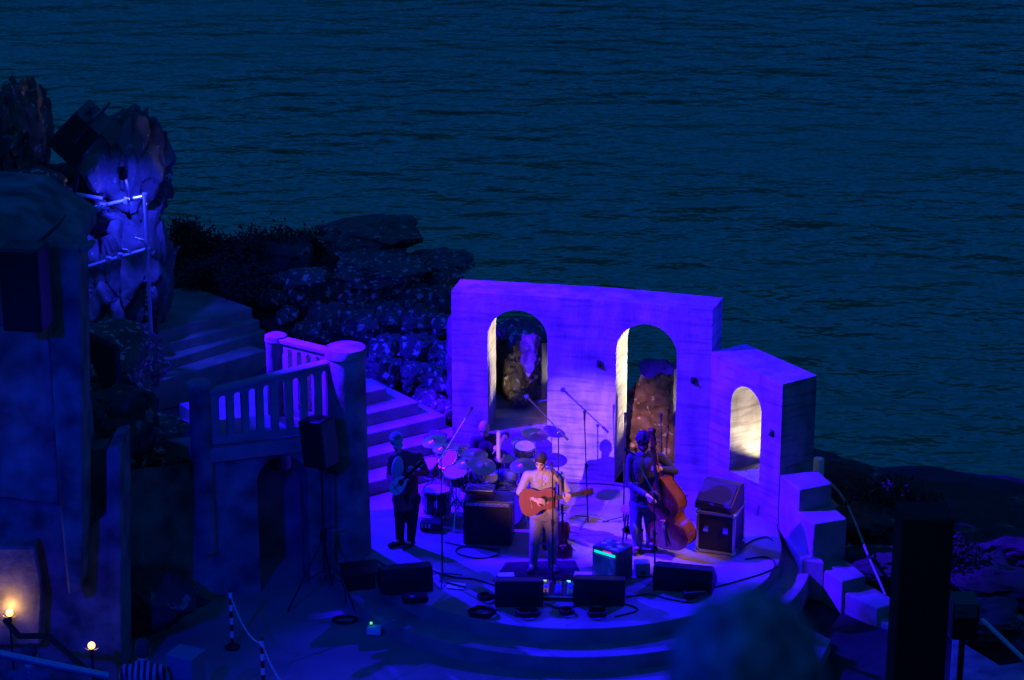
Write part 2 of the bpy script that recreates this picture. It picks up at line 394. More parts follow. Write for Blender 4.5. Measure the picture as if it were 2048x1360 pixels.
for i, px, py in ((0, 1198, 727), (1, 1386, 760), (2, 1545, 866)):       # rusty iron brackets on the wall face
    s, z = s_at(i, px, py, 0); A, B = WF[i], WF[i + 1]; t = (B - A).normalized(); n = inward(A, B); c = A + t * s
    b = MB(); b.box(c - n * 0.02 + V(0, 0, z), (0.06, 0.035, 0.10), Matrix.Rotation(math.atan2(t.y, t.x), 3, 'Z'))
    b.tube(c - n * 0.03 + V(0, 0, z), c - n * 0.07 + V(0, 0, z - 0.02), 0.014, 0.018); b.build('iron_bracket', M['steel'], WALL, bevel=0.006)

# stepped parapet wall running down from the right end
SW = thing('stepped_wall', 'stepped concrete wall falling in blocks from the arched wall to lower right', 'wall', (4.3, 30, -0.6))
for z, poly in ((0.80, [(3.80, 30.44), (4.36, 30.62), (4.50, 30.10), (4.01, 29.86)]),
                (0.47, [(3.96, 29.98), (4.48, 30.20), (4.66, 29.61), (4.17, 29.41)]),
                (-0.13, [(4.14, 29.52), (4.62, 29.72), (4.86, 29.02), (4.51, 28.83)]),
                (-0.30, [(4.46, 28.98), (4.88, 29.18), (5.25, 28.52), (4.93, 28.32)]),
                (-0.47, [(4.88, 28.44), (5.23, 28.64), (5.60, 27.96), (5.30, 27.80)])):
    b = MB(); b.prism(poly, -1.3, z); b.build('step_block', M['step'], SW, bevel=0.025)
b = MB(); b.prism([(3.82, 30.46), (4.18, 30.30), (4.30, 29.2), (4.02, 29.3)], -0.6, -0.02); b.build('plinth', M['step'], SW, bevel=0.01)

# steps rising on the left of the stage, treads parallel to the drum riser
ST = thing('stone_staircase', 'broad blue lit stone steps rising behind the drum kit beside the round pillar', 'steps', (-2, 32.5, 0))
e = V(math.cos(R(35)), math.sin(R(35)), 0); nb = V(-e.y, e.x, 0)
for k, ((x, y), z, rt) in enumerate([((-2.13, 31.61), .21, 2.3), ((-2.16, 32.14), .42, 1.75), ((-2.18, 32.58), .63, 1.42), ((-2.20, 32.91), .84, .93), ((-2.22, 33.30), 1.05, .35)]):
    o = V(x, y, 0); p0 = o - e * 2.6; p1 = o + e * rt
    b = MB(); b.prism([tuple((p0)[:2]), tuple(p1[:2]), tuple((p1 + nb * (2.0 - .2 * k))[:2]), tuple((p0 + nb * (2.0 - .2 * k))[:2])], -0.3, z - 0.003 * k)
    b.build('step', M['step'], ST, bevel=0.015)
b = MB(); b.prism([(-0.8, 32.75), (0.55, 32.50), (0.7, 33.2), (0.7, 34.2), (-1.0, 34.4)], -0.3, 0.655); b.build('landing', M['step'], ST, bevel=0.012)

# path steps climbing to the left behind the balcony
HS = thing('hillside_steps', 'dim concrete path steps climbing left behind the balcony', 'steps', (-5, 34.5, 1))
for k, (pa, pb, z) in enumerate([((350, 752), (532, 700), 1.05), ((350, 716), (532, 660), 1.22), ((350, 684), (520, 640), 1.39), ((350, 655), (505, 615), 1.56)]):
    A_, B_ = P(*pa, z), P(*pb, z); t = (B_ - A_).normalized(); n = V(-t.y, t.x, 0); A_ = A_ - t * .5
    b = MB(); b.prism([tuple(A_[:2]), tuple(B_[:2]), tuple((B_ + n * (2.8 - .35 * k))[:2]), tuple((A_ + n * (2.8 - .35 * k))[:2])], 0.2, z)
    b.build('step', M['step'], HS, bevel=0.02)

# ------------------------------------------------------------------ balcony with balustrades
BALC = thing('balcony', 'concrete balcony with slotted balustrades and a thick round corner pillar', 'balcony', (-3.2, 29, -0.42))
PC = V(-2.25, 29.55, 0); FZ = 1.80                       # corner pillar, balcony floor
fdir = V(-math.cos(R(19)), -math.sin(R(19)), 0)           # front balustrade runs left and nearer
LP_ = PC + fdir * 2.02
bdir = (V(-0.86, 0.58, 0)).normalized()
BP = PC + bdir * 1.22
LB = LP_ + bdir * 1.25
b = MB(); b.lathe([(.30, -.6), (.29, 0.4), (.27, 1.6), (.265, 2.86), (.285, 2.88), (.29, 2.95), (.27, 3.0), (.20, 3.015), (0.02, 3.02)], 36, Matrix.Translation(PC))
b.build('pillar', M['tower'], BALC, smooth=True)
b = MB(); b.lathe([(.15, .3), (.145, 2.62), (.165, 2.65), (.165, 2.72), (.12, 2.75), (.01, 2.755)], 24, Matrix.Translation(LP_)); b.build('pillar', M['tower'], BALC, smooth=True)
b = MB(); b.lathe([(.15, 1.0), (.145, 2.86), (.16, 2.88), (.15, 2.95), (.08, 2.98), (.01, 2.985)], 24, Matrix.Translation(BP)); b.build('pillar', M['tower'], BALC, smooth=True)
b = MB(); b.prism([tuple(p[:2]) for p in (PC + V(0, -.12, 0), LP_ + V(0, -.12, 0), LB, BP)], FZ - 0.2, FZ); b.build('floor_slab', M['step'], BALC, bevel=0.012)
def balustrade(A_, B_, zt0, zt1, zb, nslots, margin, name_parent):
    """solid slab with round headed slots: coping, rail beam, bottom rail and one baluster between every two slots"""
    L = (B_ - A_).length; t = (B_ - A_) / L; n = V(-t.y, t.x, 0); w = 0.055
    zt = lambda s: zt0 + (zt1 - zt0) * s / L
    def slab(s0, s1, z0, z1f, wd=w, off=0):
        b = MB(); pts = []
        p = [A_ + t * s0 - n * wd, A_ + t * s1 - n * wd, A_ + t * s1 + n * wd, A_ + t * s0 + n * wd]
        b.prism([tuple(q[:2]) for q in p], z0, [z1f(s0), z1f(s1), z1f(s1), z1f(s0)]); return b
    b = slab(0.02, L - 0.02, 0, lambda s: 0)
    cp = MB(); p = [A_ + t * .1 - n * .085, A_ + t * (L - .1) - n * .085, A_ + t * (L - .1) + n * .085, A_ + t * .1 + n * .085]
    cp.prism([tuple(q[:2]) for q in p], [zt(.1) - .05, zt(L - .1) - .05] * 1 + [zt(L - .1) - .05, zt(.1) - .05], [zt(.1) + .01, zt(L - .1) + .01, zt(L - .1) + .01, zt(.1) + .01])
    cp.build('coping', M['step'], name_parent, bevel=0.012)
    br = slab(.1, L - .1, zb, lambda s: zb + 0.12); br.build('bottom_rail', M['step'], name_parent, bevel=0.01)
    pitch = (L - 2 * margin) / nslots; sw = pitch * 0.52; K = 8
    # head beam with round arches between the balusters
    for k in range(nslots):
        hb = MB()
        c = margin + pitch * (k + .5); r = sw / 2; zs = zt(c) - .05 - .06 - r
        arc = [(c - r * math.cos(PI * j / K), zs + r * math.sin(PI * j / K)) for j in range(K + 1)]
        for j in range(K):
            (sa, za), (sb, zb_) = arc[j], arc[j + 1]
            for sgn in (-1, 1):
                q = [(A_ + t * s + n * w * sgn) for s in (sa, sb, sb, sa)]; zz = (za, zb_, zt(sb) - .05, zt(sa) - .05)
                hb._add([(a.x, a.y, z) for a, z in zip(q, zz)], [(0, 1, 2, 3) if sgn < 0 else (3, 2, 1, 0)])
            q = [A_ + t * sa - n * w, A_ + t * sb - n * w, A_ + t * sb + n * w, A_ + t * sa + n * w]
            hb._add([(q[0].x, q[0].y, za), (q[1].x, q[1].y, zb_), (q[2].x, q[2].y, zb_), (q[3].x, q[3].y, za)], [(3, 2, 1, 0)])
        hb.build('arched_head', M['step'], name_parent)
    edges = [0.1] + [margin + pitch * (k + .5) + d * sw / 2 for k in range(nslots) for d in (-1, 1)] + [L - .1]
    for k in range(nslots + 1):
        s0, s1 = edges[2 * k], edges[2 * k + 1]
        bl = slab(s0, s1, zb + .12, lambda s: zt(s) - .05); bl.build('baluster', M['step'], name_parent)
balustrade(LP_, PC, 2.58, 2.86, FZ + .03, 8, 0.2, BALC)
balustrade(BP, PC, 2.92, 2.90, FZ + .03, 5, 0.2, BALC)
# wall with the dark arched doorway underneath
def under_wall():
    A_, B_ = LP_ + fdir * 2.3, PC; L = (B_ - A_).length; t = (B_ - A_) / L; n = inward(A_, B_)
    def sz(px, py):
        d = _ray(px, py); k = (A_ - _C).dot(n) / d.dot(n); q = _C + d * k; return (q - A_).dot(t), q.z
    s0, s1, ap = sz(517, 1050)[0], sz(618, 1050)[0], sz(560, 905)[1]
    rad = (s1 - s0) / 2; zs = ap - rad; K = 16; zt = FZ - 0.2; ap = min(ap, zt - .06); zs = ap - rad
    arc = [(s0 + rad - rad * math.cos(PI * k / K), zs + rad * math.sin(PI * k / K)) for k in range(K + 1)]
    b = MB(); z0 = -.6
    for off in (0.0, 0.5):
        q = lambda s, z: tuple((A_ + t * s + n * off)[:2]) + (z,)
        fs = [[q(0, z0), q(s0, z0), q(s0, zs), q(s0, zt), q(0, zt)], [q(s1, z0), q(L, z0), q(L, zt), q(s1, zt), q(s1, zs)]]
        fs += [[q(*arc[k]), q(*arc[k + 1]), q(arc[k + 1][0], zt), q(arc[k][0], zt)] for k in range(K)]
        for fc in fs: b._add(fc, [tuple(range(len(fc)))])
    ring = [(s0, z0)] + arc + [(s1, z0)]
    for (sa, za), (sb, zb) in zip(ring[:-1], ring[1:]):
        f0, f1 = A_ + t * sa, A_ + t * sb
        b._add([(f0.x, f0.y, za), (f0.x + n.x * .5, f0.y + n.y * .5, za), (f1.x + n.x * .5, f1.y + n.y * .5, zb), (f1.x, f1.y, zb)], [(0, 1, 2, 3)])
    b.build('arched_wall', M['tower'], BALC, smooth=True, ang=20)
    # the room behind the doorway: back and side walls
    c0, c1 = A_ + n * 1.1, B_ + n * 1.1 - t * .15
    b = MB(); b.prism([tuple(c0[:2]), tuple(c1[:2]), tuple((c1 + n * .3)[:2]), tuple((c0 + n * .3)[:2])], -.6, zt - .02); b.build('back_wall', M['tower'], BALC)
under_wall()

# ------------------------------------------------------------------ left tower in front of the rock
TOW = thing('concrete_tower', 'dim concrete tower with a tapering buttress at the left edge of the picture', 'tower', (-6, 25.6, -0.5))
def quadprism(pix, Y0, Y1, z_extra=0):
    """solid whose front face at depth Y0 has the given outline"""
    f = [PY(x, y, Y0) for x, y in pix]; n = len(f); k = [V(p.x, Y1, p.z) for p in f]
    b = MB(); b._add([tuple(p) for p in f + k], [tuple(range(n)), tuple(range(n, 2 * n))[::-1]] + [(i, (i + 1) % n, n + (i + 1) % n, n + i) for i in range(n)])
    me = bmesh.new(); tmp = b.mesh('t'); me.from_mesh(tmp); bmesh.ops.recalc_face_normals(me, faces=me.faces); me.to_mesh(tmp); me.free()
    b.v = [v.co.copy() for v in tmp.vertices]; b.f = [tuple(p.vertices) for p in tmp.polygons]; bpy.data.meshes.remove(tmp); return b
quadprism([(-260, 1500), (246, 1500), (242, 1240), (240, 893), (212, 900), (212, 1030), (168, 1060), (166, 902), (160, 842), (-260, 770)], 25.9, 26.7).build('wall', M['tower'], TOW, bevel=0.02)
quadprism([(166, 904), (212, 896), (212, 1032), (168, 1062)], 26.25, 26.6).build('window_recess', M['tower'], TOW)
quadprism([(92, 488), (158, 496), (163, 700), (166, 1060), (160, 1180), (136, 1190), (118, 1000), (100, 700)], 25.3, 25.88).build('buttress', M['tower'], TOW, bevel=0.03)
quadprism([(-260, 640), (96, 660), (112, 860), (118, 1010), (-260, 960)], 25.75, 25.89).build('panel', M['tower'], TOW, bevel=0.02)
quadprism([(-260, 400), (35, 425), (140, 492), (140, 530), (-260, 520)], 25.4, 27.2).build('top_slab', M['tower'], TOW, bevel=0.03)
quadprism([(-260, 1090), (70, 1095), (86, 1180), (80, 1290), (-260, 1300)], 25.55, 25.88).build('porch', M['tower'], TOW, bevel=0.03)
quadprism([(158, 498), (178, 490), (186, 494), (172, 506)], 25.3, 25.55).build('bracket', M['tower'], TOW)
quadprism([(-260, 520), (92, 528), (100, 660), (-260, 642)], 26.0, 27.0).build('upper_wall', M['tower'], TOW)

# ================================================================== ROCKS AND PLANTS
def rock_mb(size, seed, sub=4, n=3.2, amp=0.10, cuts=9, strata=0.0, freq=2.2):
    rnd = random.Random(seed)
    bm = bmesh.new(); bmesh.ops.create_icosphere(bm, subdivisions=sub, radius=1.0)
    planes = []
    for _ in range(cuts):
        d = V(rnd.gauss(0, 1), rnd.gauss(0, 1), rnd.gauss(0, 1)).normalized(); planes.append((d, rnd.uniform(0.72, 0.98)))
    off = V(rnd.uniform(0, 50), rnd.uniform(0, 50), rnd.uniform(0, 50))
    for v in bm.verts:
        d = v.co.normalized()
        p = d / (abs(d.x) ** n + abs(d.y) ** n + abs(d.z) ** n) ** (1 / n)
        for pd, c in planes:
            e = p.dot(pd) - c
            if e > 0: p = p - pd * e * 0.9
        f = noise.fractal(p * freq + off, 0.9, 2.1, 5) * amp
        w = V(p.x * 1.7, p.y * 1.7, p.z * (1.0 if strata else 1.9)) * (1.5 if strata else 1.15) + off
        w = w + noise.noise_vector(p * 1.3 + off) * .25
        ds, ps = noise.voronoi(w); gap = min(1.0, (ds[1] - ds[0]) / .16)                    # joints between blocks of granite
        f += (.16 if strata else .09) * (noise.cell(ps[0] * 7.3) - .5) - (.10 if strata else .06) * (1 - gap) ** 2
        f += .02 * noise.noise(p * 9 + off)
        p = p * (1 + f)
        v.co = V(p.x * size[0], p.y * size[1], p.z * size[2])
    bm.verts.ensure_lookup_table(); bm.faces.ensure_lookup_table()
    b = MB(); b.v = [v.co.copy() for v in bm.verts]; b.f = [tuple(v.index for v in f.verts) for f in bm.faces]; bm.free(); return b
def rock(name, label, c, size, seed, m, rz=0, tilt=0, group=None, **k):
    b = rock_mb(size, seed, **k); Rm = rotm(tilt, 0, rz); c = Vector(c)
    b.v = [Rm @ v for v in b.v]
    zmin = min(v.z for v in b.v)
    o = b.build(name, m, smooth=True, ang=38); o.location = c
    return tag(o, label, 'rock', group)

# granite stack on the left, lit blue: upper and lower blocks
rock('granite_stack', 'tall blue lit granite stack behind the scaffold pipes, upper block', PY(262, 335, 35.6), (0.72, 0.8, 1.0), 3, M['stack'], n=7, amp=.09, strata=.17, sub=6, cuts=16)
rock('granite_stack', 'broad blue lit granite block below the upper stack, beside the path steps', PY(252, 590, 35.0), (0.85, 0.9, 1.45), 11, M['stack'], n=7, amp=.08, strata=.15, sub=6, cuts=14)
rock('granite_stack', 'narrow dark granite pinnacle at the upper left edge', PY(20, 300, 35.5), (0.62, 0.8, 1.15), 21, M['rock_brown'], n=4, amp=.12, strata=.12, sub=5)
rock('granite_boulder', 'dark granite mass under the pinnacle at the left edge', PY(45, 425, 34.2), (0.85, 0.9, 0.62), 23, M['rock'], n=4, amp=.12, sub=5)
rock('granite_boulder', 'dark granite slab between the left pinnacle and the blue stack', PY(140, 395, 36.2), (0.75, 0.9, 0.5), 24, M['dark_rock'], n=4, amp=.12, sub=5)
rock('granite_boulder', 'lichen speckled boulder left of the balcony pillar, above the dark hollow', PY(305, 880, 29.6), (0.75, 0.6, 0.33), 31, M['rock'], tilt=0, n=3.5, sub=5)
rock('granite_boulder', 'dark sloping boulder below the blue stack, beside the balcony', PY(215, 730, 31.5), (0.95, 0.9, 0.55), 32, M['rock'], n=4, sub=5)
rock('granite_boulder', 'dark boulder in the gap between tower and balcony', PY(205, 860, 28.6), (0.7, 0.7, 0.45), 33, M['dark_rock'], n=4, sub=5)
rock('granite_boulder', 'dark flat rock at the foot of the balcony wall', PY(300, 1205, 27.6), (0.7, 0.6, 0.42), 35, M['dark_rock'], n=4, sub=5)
# big slabs on the skyline of the headland
rock('granite_slab', 'long flat topped granite slab on the skyline of the headland', PY(738, 478, 39.0), (0.92, 1.0, 0.27), 41, M['rock_brown'], rz=4, n=4.5, amp=.10, sub=5)
rock('granite_slab', 'thin granite slab leaning below the skyline slab', PY(870, 525, 38.6), (0.62, .8, .16), 42, M['rock'], tilt=0, rz=-8, n=4, sub=5)
rock('granite_slab', 'broad low granite slab under the skyline slab', PY(760, 538, 37.6), (0.85, .8, .2), 43, M['rock'], n=4, sub=5)
rock('granite_slab', 'pale rounded slab at the left end of the boulder heap', PY(610, 552, 37.0), (0.38, .5, .12), 44, M['rock'], n=3, sub=4)
rock('granite_slab', 'dark granite hump on the skyline left of the long slab', PY(560, 508, 38.8), (0.6, .8, .3), 45, M['dark_rock'], n=3.5, sub=4)
# rocks seen through the arches, plus one added unseen light blocker
rock('granite_boulder', 'brown boulder framed by the left arch, lit cream from the side', PY(1052, 745, 34.3), (0.38, 0.4, 0.60), 51, M['rock_brown'], n=5, amp=.12, sub=5)
rock('granite_boulder', 'small round stone at the foot of the boulder in the left arch', PY(1040, 797, 33.7), (0.17, 0.2, 0.11), 52, M['rock_brown'], n=3.4, amp=.25, sub=4)
rock('granite_boulder', 'dark slab leaning on the left of the boulder in the left arch', PY(1003, 735, 34.8), (0.2, 0.4, 0.62), 53, M['dark_rock'], n=4, sub=4)
rock('granite_boulder', 'added unseen rock behind the left pier, blocking spill from the left arch floodlight', V(-.66, 33.78, 1.25), (.36, .55, 1.0), 57, M['dark_rock'], n=4, amp=.12, sub=4)  # added blocker hidden by the pier, keeps flood spill off the hillside
rock('granite_boulder', 'rough rubble rock filling the lower half of the middle arch, lit amber', PY(1322, 895, 33.4), (0.95, 0.45, 1.10), 54, M['rock_brown'], n=9, amp=.10, sub=6, freq=7, cuts=4)
rock('granite_boulder', 'dark blue hump of rock seen high in the left arch behind the boulder', PY(1040, 690, 37.0), (0.75, .6, .42), 58, M['rock'], n=3.2, amp=.1, sub=4)
rock('granite_boulder', 'dark rock head seen above the rubble in the middle arch', PY(1320, 742, 36.2), (0.34, .4, .16), 59, M['dark_rock'], n=3.2, amp=.12, sub=4)
# heap of lichen covered boulders behind the stage steps
rnd = random.Random(5)
heap = [(600, 590, .34), (655, 585, .42), (700, 600, .38), (745, 590, .33), (790, 580, .36), (835, 590, .34), (880, 600, .36),
        (820, 560, .22), (880, 560, .24), (905, 555, .2), (660, 640, .4), (720, 650, .42), (780, 640, .4), (840, 645, .38), (885, 650, .34),
        (575, 630, .24), (770, 700, .36), (830, 700, .4), (880, 705, .36), (770, 745, .42), (838, 755, .38), (880, 770, .34), (868, 880, .2), (860, 805, .3), (640, 555, .25),
        (700, 560, .3), (752, 560, .25), (540, 600, .3), (500, 585, .26), (620, 660, .3), (745, 625, .28), (810, 610, .26), (560, 560, .2), (890, 820, .22), (905, 730, .25)]
for k, (px, py, s) in enumerate(heap):
    t_ = (820 - py) / 300.0; Y = 33.9 + 4.4 * max(0, t_)
    if (px, py) == (868, 880): Y = 32.75
    c = PY(px, py, Y); q = rnd.uniform(.85, 1.15)
    rock('granite_boulder', 'lichen covered granite boulder in the heap between the path steps and the arched wall', c, (s * q * 1.05, s * .9, s * rnd.uniform(.6, .85)),
         100 + k, M['rock'], rz=rnd.uniform(0, 180), group='boulders heaped behind the stage steps', n=5.0, amp=.16, sub=4, cuts=22, freq=3.0)
# dark rocks falling to the sea on the right
for k, (px, py, Y, s) in enumerate([(1680, 935, 33.2, .5), (1735, 965, 33, .45), (1800, 985, 33.4, .5), (1880, 1010, 33.6, .55), (1960, 1015, 33.8, .5), (2035, 1020, 33.5, .62),
                                    (1720, 1020, 31, .4), (1780, 1050, 31, .45), (1850, 1060, 31.5, .5), (1950, 1080, 31, .55), (2030, 1075, 31, .5), (1760, 1110, 29.5, .4), (2000, 1150, 29.5, .6), (2060, 985, 34.6, .6), (1960, 1220, 28, .5)]):
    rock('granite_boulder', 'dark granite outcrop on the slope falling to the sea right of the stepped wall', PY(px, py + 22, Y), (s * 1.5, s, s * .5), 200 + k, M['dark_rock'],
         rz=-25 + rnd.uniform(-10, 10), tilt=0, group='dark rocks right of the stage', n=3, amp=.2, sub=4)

def shrub(label, c, r, n, seed, group):
    rnd = random.Random(seed); c = Vector(c)
    root = thing('gorse_bush', label, 'bush', (c.x, c.y, c.z - r[2]), group)
    st = MB(); lf = MB(); tips = []
    for k in range(14):
        a = rnd.uniform(0, 2 * PI); q = V(math.cos(a) * r[0] * rnd.uniform(.2, .85), math.sin(a) * r[1] * rnd.uniform(.2, .85), r[2] * rnd.uniform(.1, .85))
        st.path([c - V(0, 0, r[2]), c + q * .4 - V(0, 0, .3 * r[2]), c + q], [.03, .02, .008], 5); tips.append(c + q)
    for _ in range(n):
        if rnd.random() < .55: p = rnd.choice(tips) + V(rnd.gauss(0, .13), rnd.gauss(0, .13), rnd.gauss(0, .1))
        else:
            d = V(rnd.gauss(0, 1), rnd.gauss(0, 1), rnd.gauss(0, 1)).normalized() * rnd.uniform(.35, 1.0) ** .5
            p = c + V(d.x * r[0], d.y * r[1], d.z * r[2] * (0.85 + .3 * noise.noise(V(d.x * 3, d.y * 3, seed))))
        u = V(rnd.gauss(0, 1), rnd.gauss(0, 1), rnd.gauss(0, 1) + .6).normalized(); w = u.orthogonal().normalized(); s = rnd.uniform(.025, .06)
        lf._add([p - w * s * .4, p + u * s * 1.5, p + w * s * .4, p - u * s * .5], [(0, 1, 2, 3)])
    st.build('stem', M['stem'], root); lf.build('foliage', M['leaf'], root)
for k, (px, py, Y, rx, rz) in enumerate([(368, 500, 38.2, .38, .48), (420, 505, 38.6, .5, .3), (480, 510, 38.2, .5, .34), (540, 505, 38.8, .42, .32), (600, 500, 39.2, .42, .3),
                                         (490, 575, 36.6, .45, .26), (400, 555, 37.4, .6, .3), (1740, 1015, 31.4, .4, .2), (1760, 1000, 32.2, .5, .25), (1900, 1120, 30, .7, .35), (1820, 1030, 32.0, .5, .22)]):
    shrub('dark low gorse bush on the headland skyline left of the granite slabs' if k < 5 else 'dark low bush beside the path steps' if k < 7 else 'dark low bush on the slope right of the stepped wall',
          PY(px, py, Y), (rx, rx * .9, rz), 1500, 60 + k, 'bushes on the headland' if k < 5 else 'bushes by the path' if k < 7 else 'bushes on the right slope')

# ================================================================== STAGE LANTERNS
def lantern(label, pos, target, watts, col, half, blend=0.4, scale=1.0, kind='can', mast=None, radius=0.06, group=None, hang=None):
    pos, target = Vector(pos), Vector(target); d = (target - pos).normalized()
    root = thing('stage_lantern', label, 'stage light', pos, group)
    Q = d.to_track_quat('-Z', 'Y').to_matrix().to_4x4()
    s = scale; b = MB(); b.M = Matrix.Translation(pos) @ Q
    if kind == 'can':
        b.lathe([(.05 * s, .34 * s), (.10 * s, .32 * s), (.12 * s, .22 * s), (.12 * s, .02 * s), (.14 * s, 0), (.14 * s, -.05 * s), (.125 * s, -.05 * s), (.11 * s, 0.02 * s), (.11 * s, .015 * s)], 24)
    else:
        b.box((0, 0, .14 * s), (.5 * s, .34 * s, .26 * s)); b.box((0, .175 * s, -.045 * s), (.5 * s, .012 * s, .12 * s), rotm(-10)); b.box((0, -.175 * s, -.045 * s), (.5 * s, .012 * s, .12 * s), rotm(10))
    b.build('housing', M['black'], root, smooth=True, bevel=0.006 * s)
    y = MB(); y.M = Matrix.Translation(pos) @ Q; w = (.15 if kind == 'can' else .28) * s
    y.path([(-w, 0, .12 * s), (-w, .24 * s, .14 * s), (w, .24 * s, .14 * s), (w, 0, .12 * s)], .012 * s + .004, 6); y.build('yoke', M['steel'], root)
    if mast:
        m_ = MB(); m_.tube(mast, pos + V(0, 0, 0.3 * s), .03); m_.build('mast', M['steel'], root, smooth=True)
    if hang:
        m_ = MB(); m_.path([pos + Q.to_3x3() @ V(0, .24 * s, .14 * s), hang], .018, 6); m_.build('clamp_arm', M['steel'], root)
    if watts:
        ld = bpy.data.lights.new('lamp', 'SPOT'); ld.energy = watts; ld.color = col; ld.spot_size = R(2 * half); ld.spot_blend = blend; ld.shadow_soft_size = radius
        lo = bpy.data.objects.new('lamp', ld); COL.objects.link(lo); lo.parent = root
        lo.location = d * (.09 * s); lo.rotation_euler = d.to_track_quat('-Z', 'Y').to_euler()
    return root
BLUE, VIOLET = (0.010, 0.0, 1.0), (0.030, 0.0, 1.0)
lantern('black round stage lantern cut by the left edge below the dark pinnacle', PY(4, 300, 30.8), (1.3, 32.2, 1.5), 0, VIOLET, 22, .4, 1.6, mast=(-7.05, 30.9, 1.0), radius=.10)
lantern('black violet stage lantern on a tall mast out of frame left of the tower', (-8.6, 29.2, 9.6), (1.1, 31.9, 1.1), 100000, VIOLET, 16, .5, 1.6, mast=(-8.6, 29.3, -1), radius=.10)
lantern('large black box stage lantern with a pale dot, in front of the granite stacks', PY(188, 290, 33.0), (-2.3, 32.8, 1.2), 7000, BLUE, 38, .8, 1.9, 'box', mast=PY(130, 470, 33.05), radius=.12)
lantern('black blue stage lantern high on a mast out of frame beyond the left pinnacle', (-9.5, 39.5, 12.0), (0.5, 29.6, 0.3), 62000, BLUE, 11.8, .5, 1.5, mast=(-9.5, 39.6, 0.5), radius=.12)
lantern('small black stage lantern just above the bright scaffold pipes', PY(246, 352, 33.7), PY(262, 500, 34.7), 650, (0.016, 0.022, 1.0), 60, .8, .5, radius=.05, hang=PY(262, 398, 33.9))
lantern('dark square stage lantern hanging under the upper scaffold pipe', PY(205, 452, 33.5), (0.2, 30.5, 0.5), 0, BLUE, 20, .4, .8, 'box', hang=PY(215, 408, 33.9))
lantern('black warm stage lantern on a mast among the seats, out of frame left', (-6.8, 4.7, 9.6), (1.12, 32.2, 0.52), 48000, (1.0, 0.37, 0.32), 2.45, .75, 1.2, mast=(-6.8, 4.85, 8.0), radius=.08)
lantern('added blue fill lantern for the near head, on a mast out of frame left', (-7.9, 4.2, 12.6), (0.6, 3.4, 10.9), 1700, (0.0, 0.0, 1.0), 32, .8, 1.0, mast=(-7.9, 4.3, 8.2), radius=.10)  # added fill, brightens the hair of the near head
lantern('black blue wash lantern on a mast among the seats, out of frame left', (-7.9, 5.2, 12.9), (-3.4, 26.0, 0.6), 13000, (0.0, 0.0, 1.0), 12.5, .7, 1.2, mast=(-7.9, 5.35, 7.8), radius=.10)
def flood(i, s, depth, zl, ts, tdepth, tz, watts, half, label):
    A, B = WF[i], WF[i + 1]; t = (B - A).normalized(); n = inward(A, B)
    pos = A + t * s + n * depth + V(0, 0, zl); tgt = A + t * ts + n * tdepth + V(0, 0, tz)
    r_ = lantern(label, pos, tgt, watts, (1.0, 0.80, 0.48), half, .6, .22, 'box', radius=.03, mast=pos - V(0, 0, zl - (.655, 0, .5)[i]))
    d = (-t - n * math.tan(R(6))).normalized(); b = MB(); b.box(pos + d * .19 + n * .012 + V(0, 0, .18), (.34, .008, .90), Matrix.Rotation(math.atan2(d.y, d.x), 3, 'Z')); b.build('added_barn_door', M['black'], r_)  # plate added to stop the flood leaking behind the wall to the left
flood(0, a1[1] + .14, .76, 1.25, a1[0], .36, 1.85, 1500, 42, 'small floodlight behind the right jamb of the left arch')
flood(1, a2[1] + .14, .76, 1.0, a2[0], .36, 1.55, 2600, 50, 'small floodlight behind the right jamb of the middle arch')
flood(2, a3[1] + .08, .78, .40, a3[0] + .1, .30, 1.4, 330, 46, 'small floodlight behind the right jamb of the small arch')
lantern('added hidden fill light behind the left pier, warming the boulder in the left arch', (-.30, 33.45, .95), PY(1060, 745, 34.1), 60, (1.0, .78, .42), 40, .8, .22, 'box', radius=.03, mast=(-.30, 33.5, .65))  # added unseen fill, turns the boulder from blue to cream
lantern('black amber lantern on a mast out of frame right on the slope', (9.0, 25.0, 9.5), (2.35, 29.5, .7), 6000, (1.0, .36, .07), 5.0, .7, 1.0, mast=(9.0, 24.9, -1.5), radius=.08)
lantern('black blue backlight lantern on a mast out of frame beyond the right slope', (11.0, 39.0, 11.5), (0.6, 27.9, -.1), 30000, BLUE, 8.5, .6, 1.5, mast=(11.0, 39.1, -6), radius=.12)

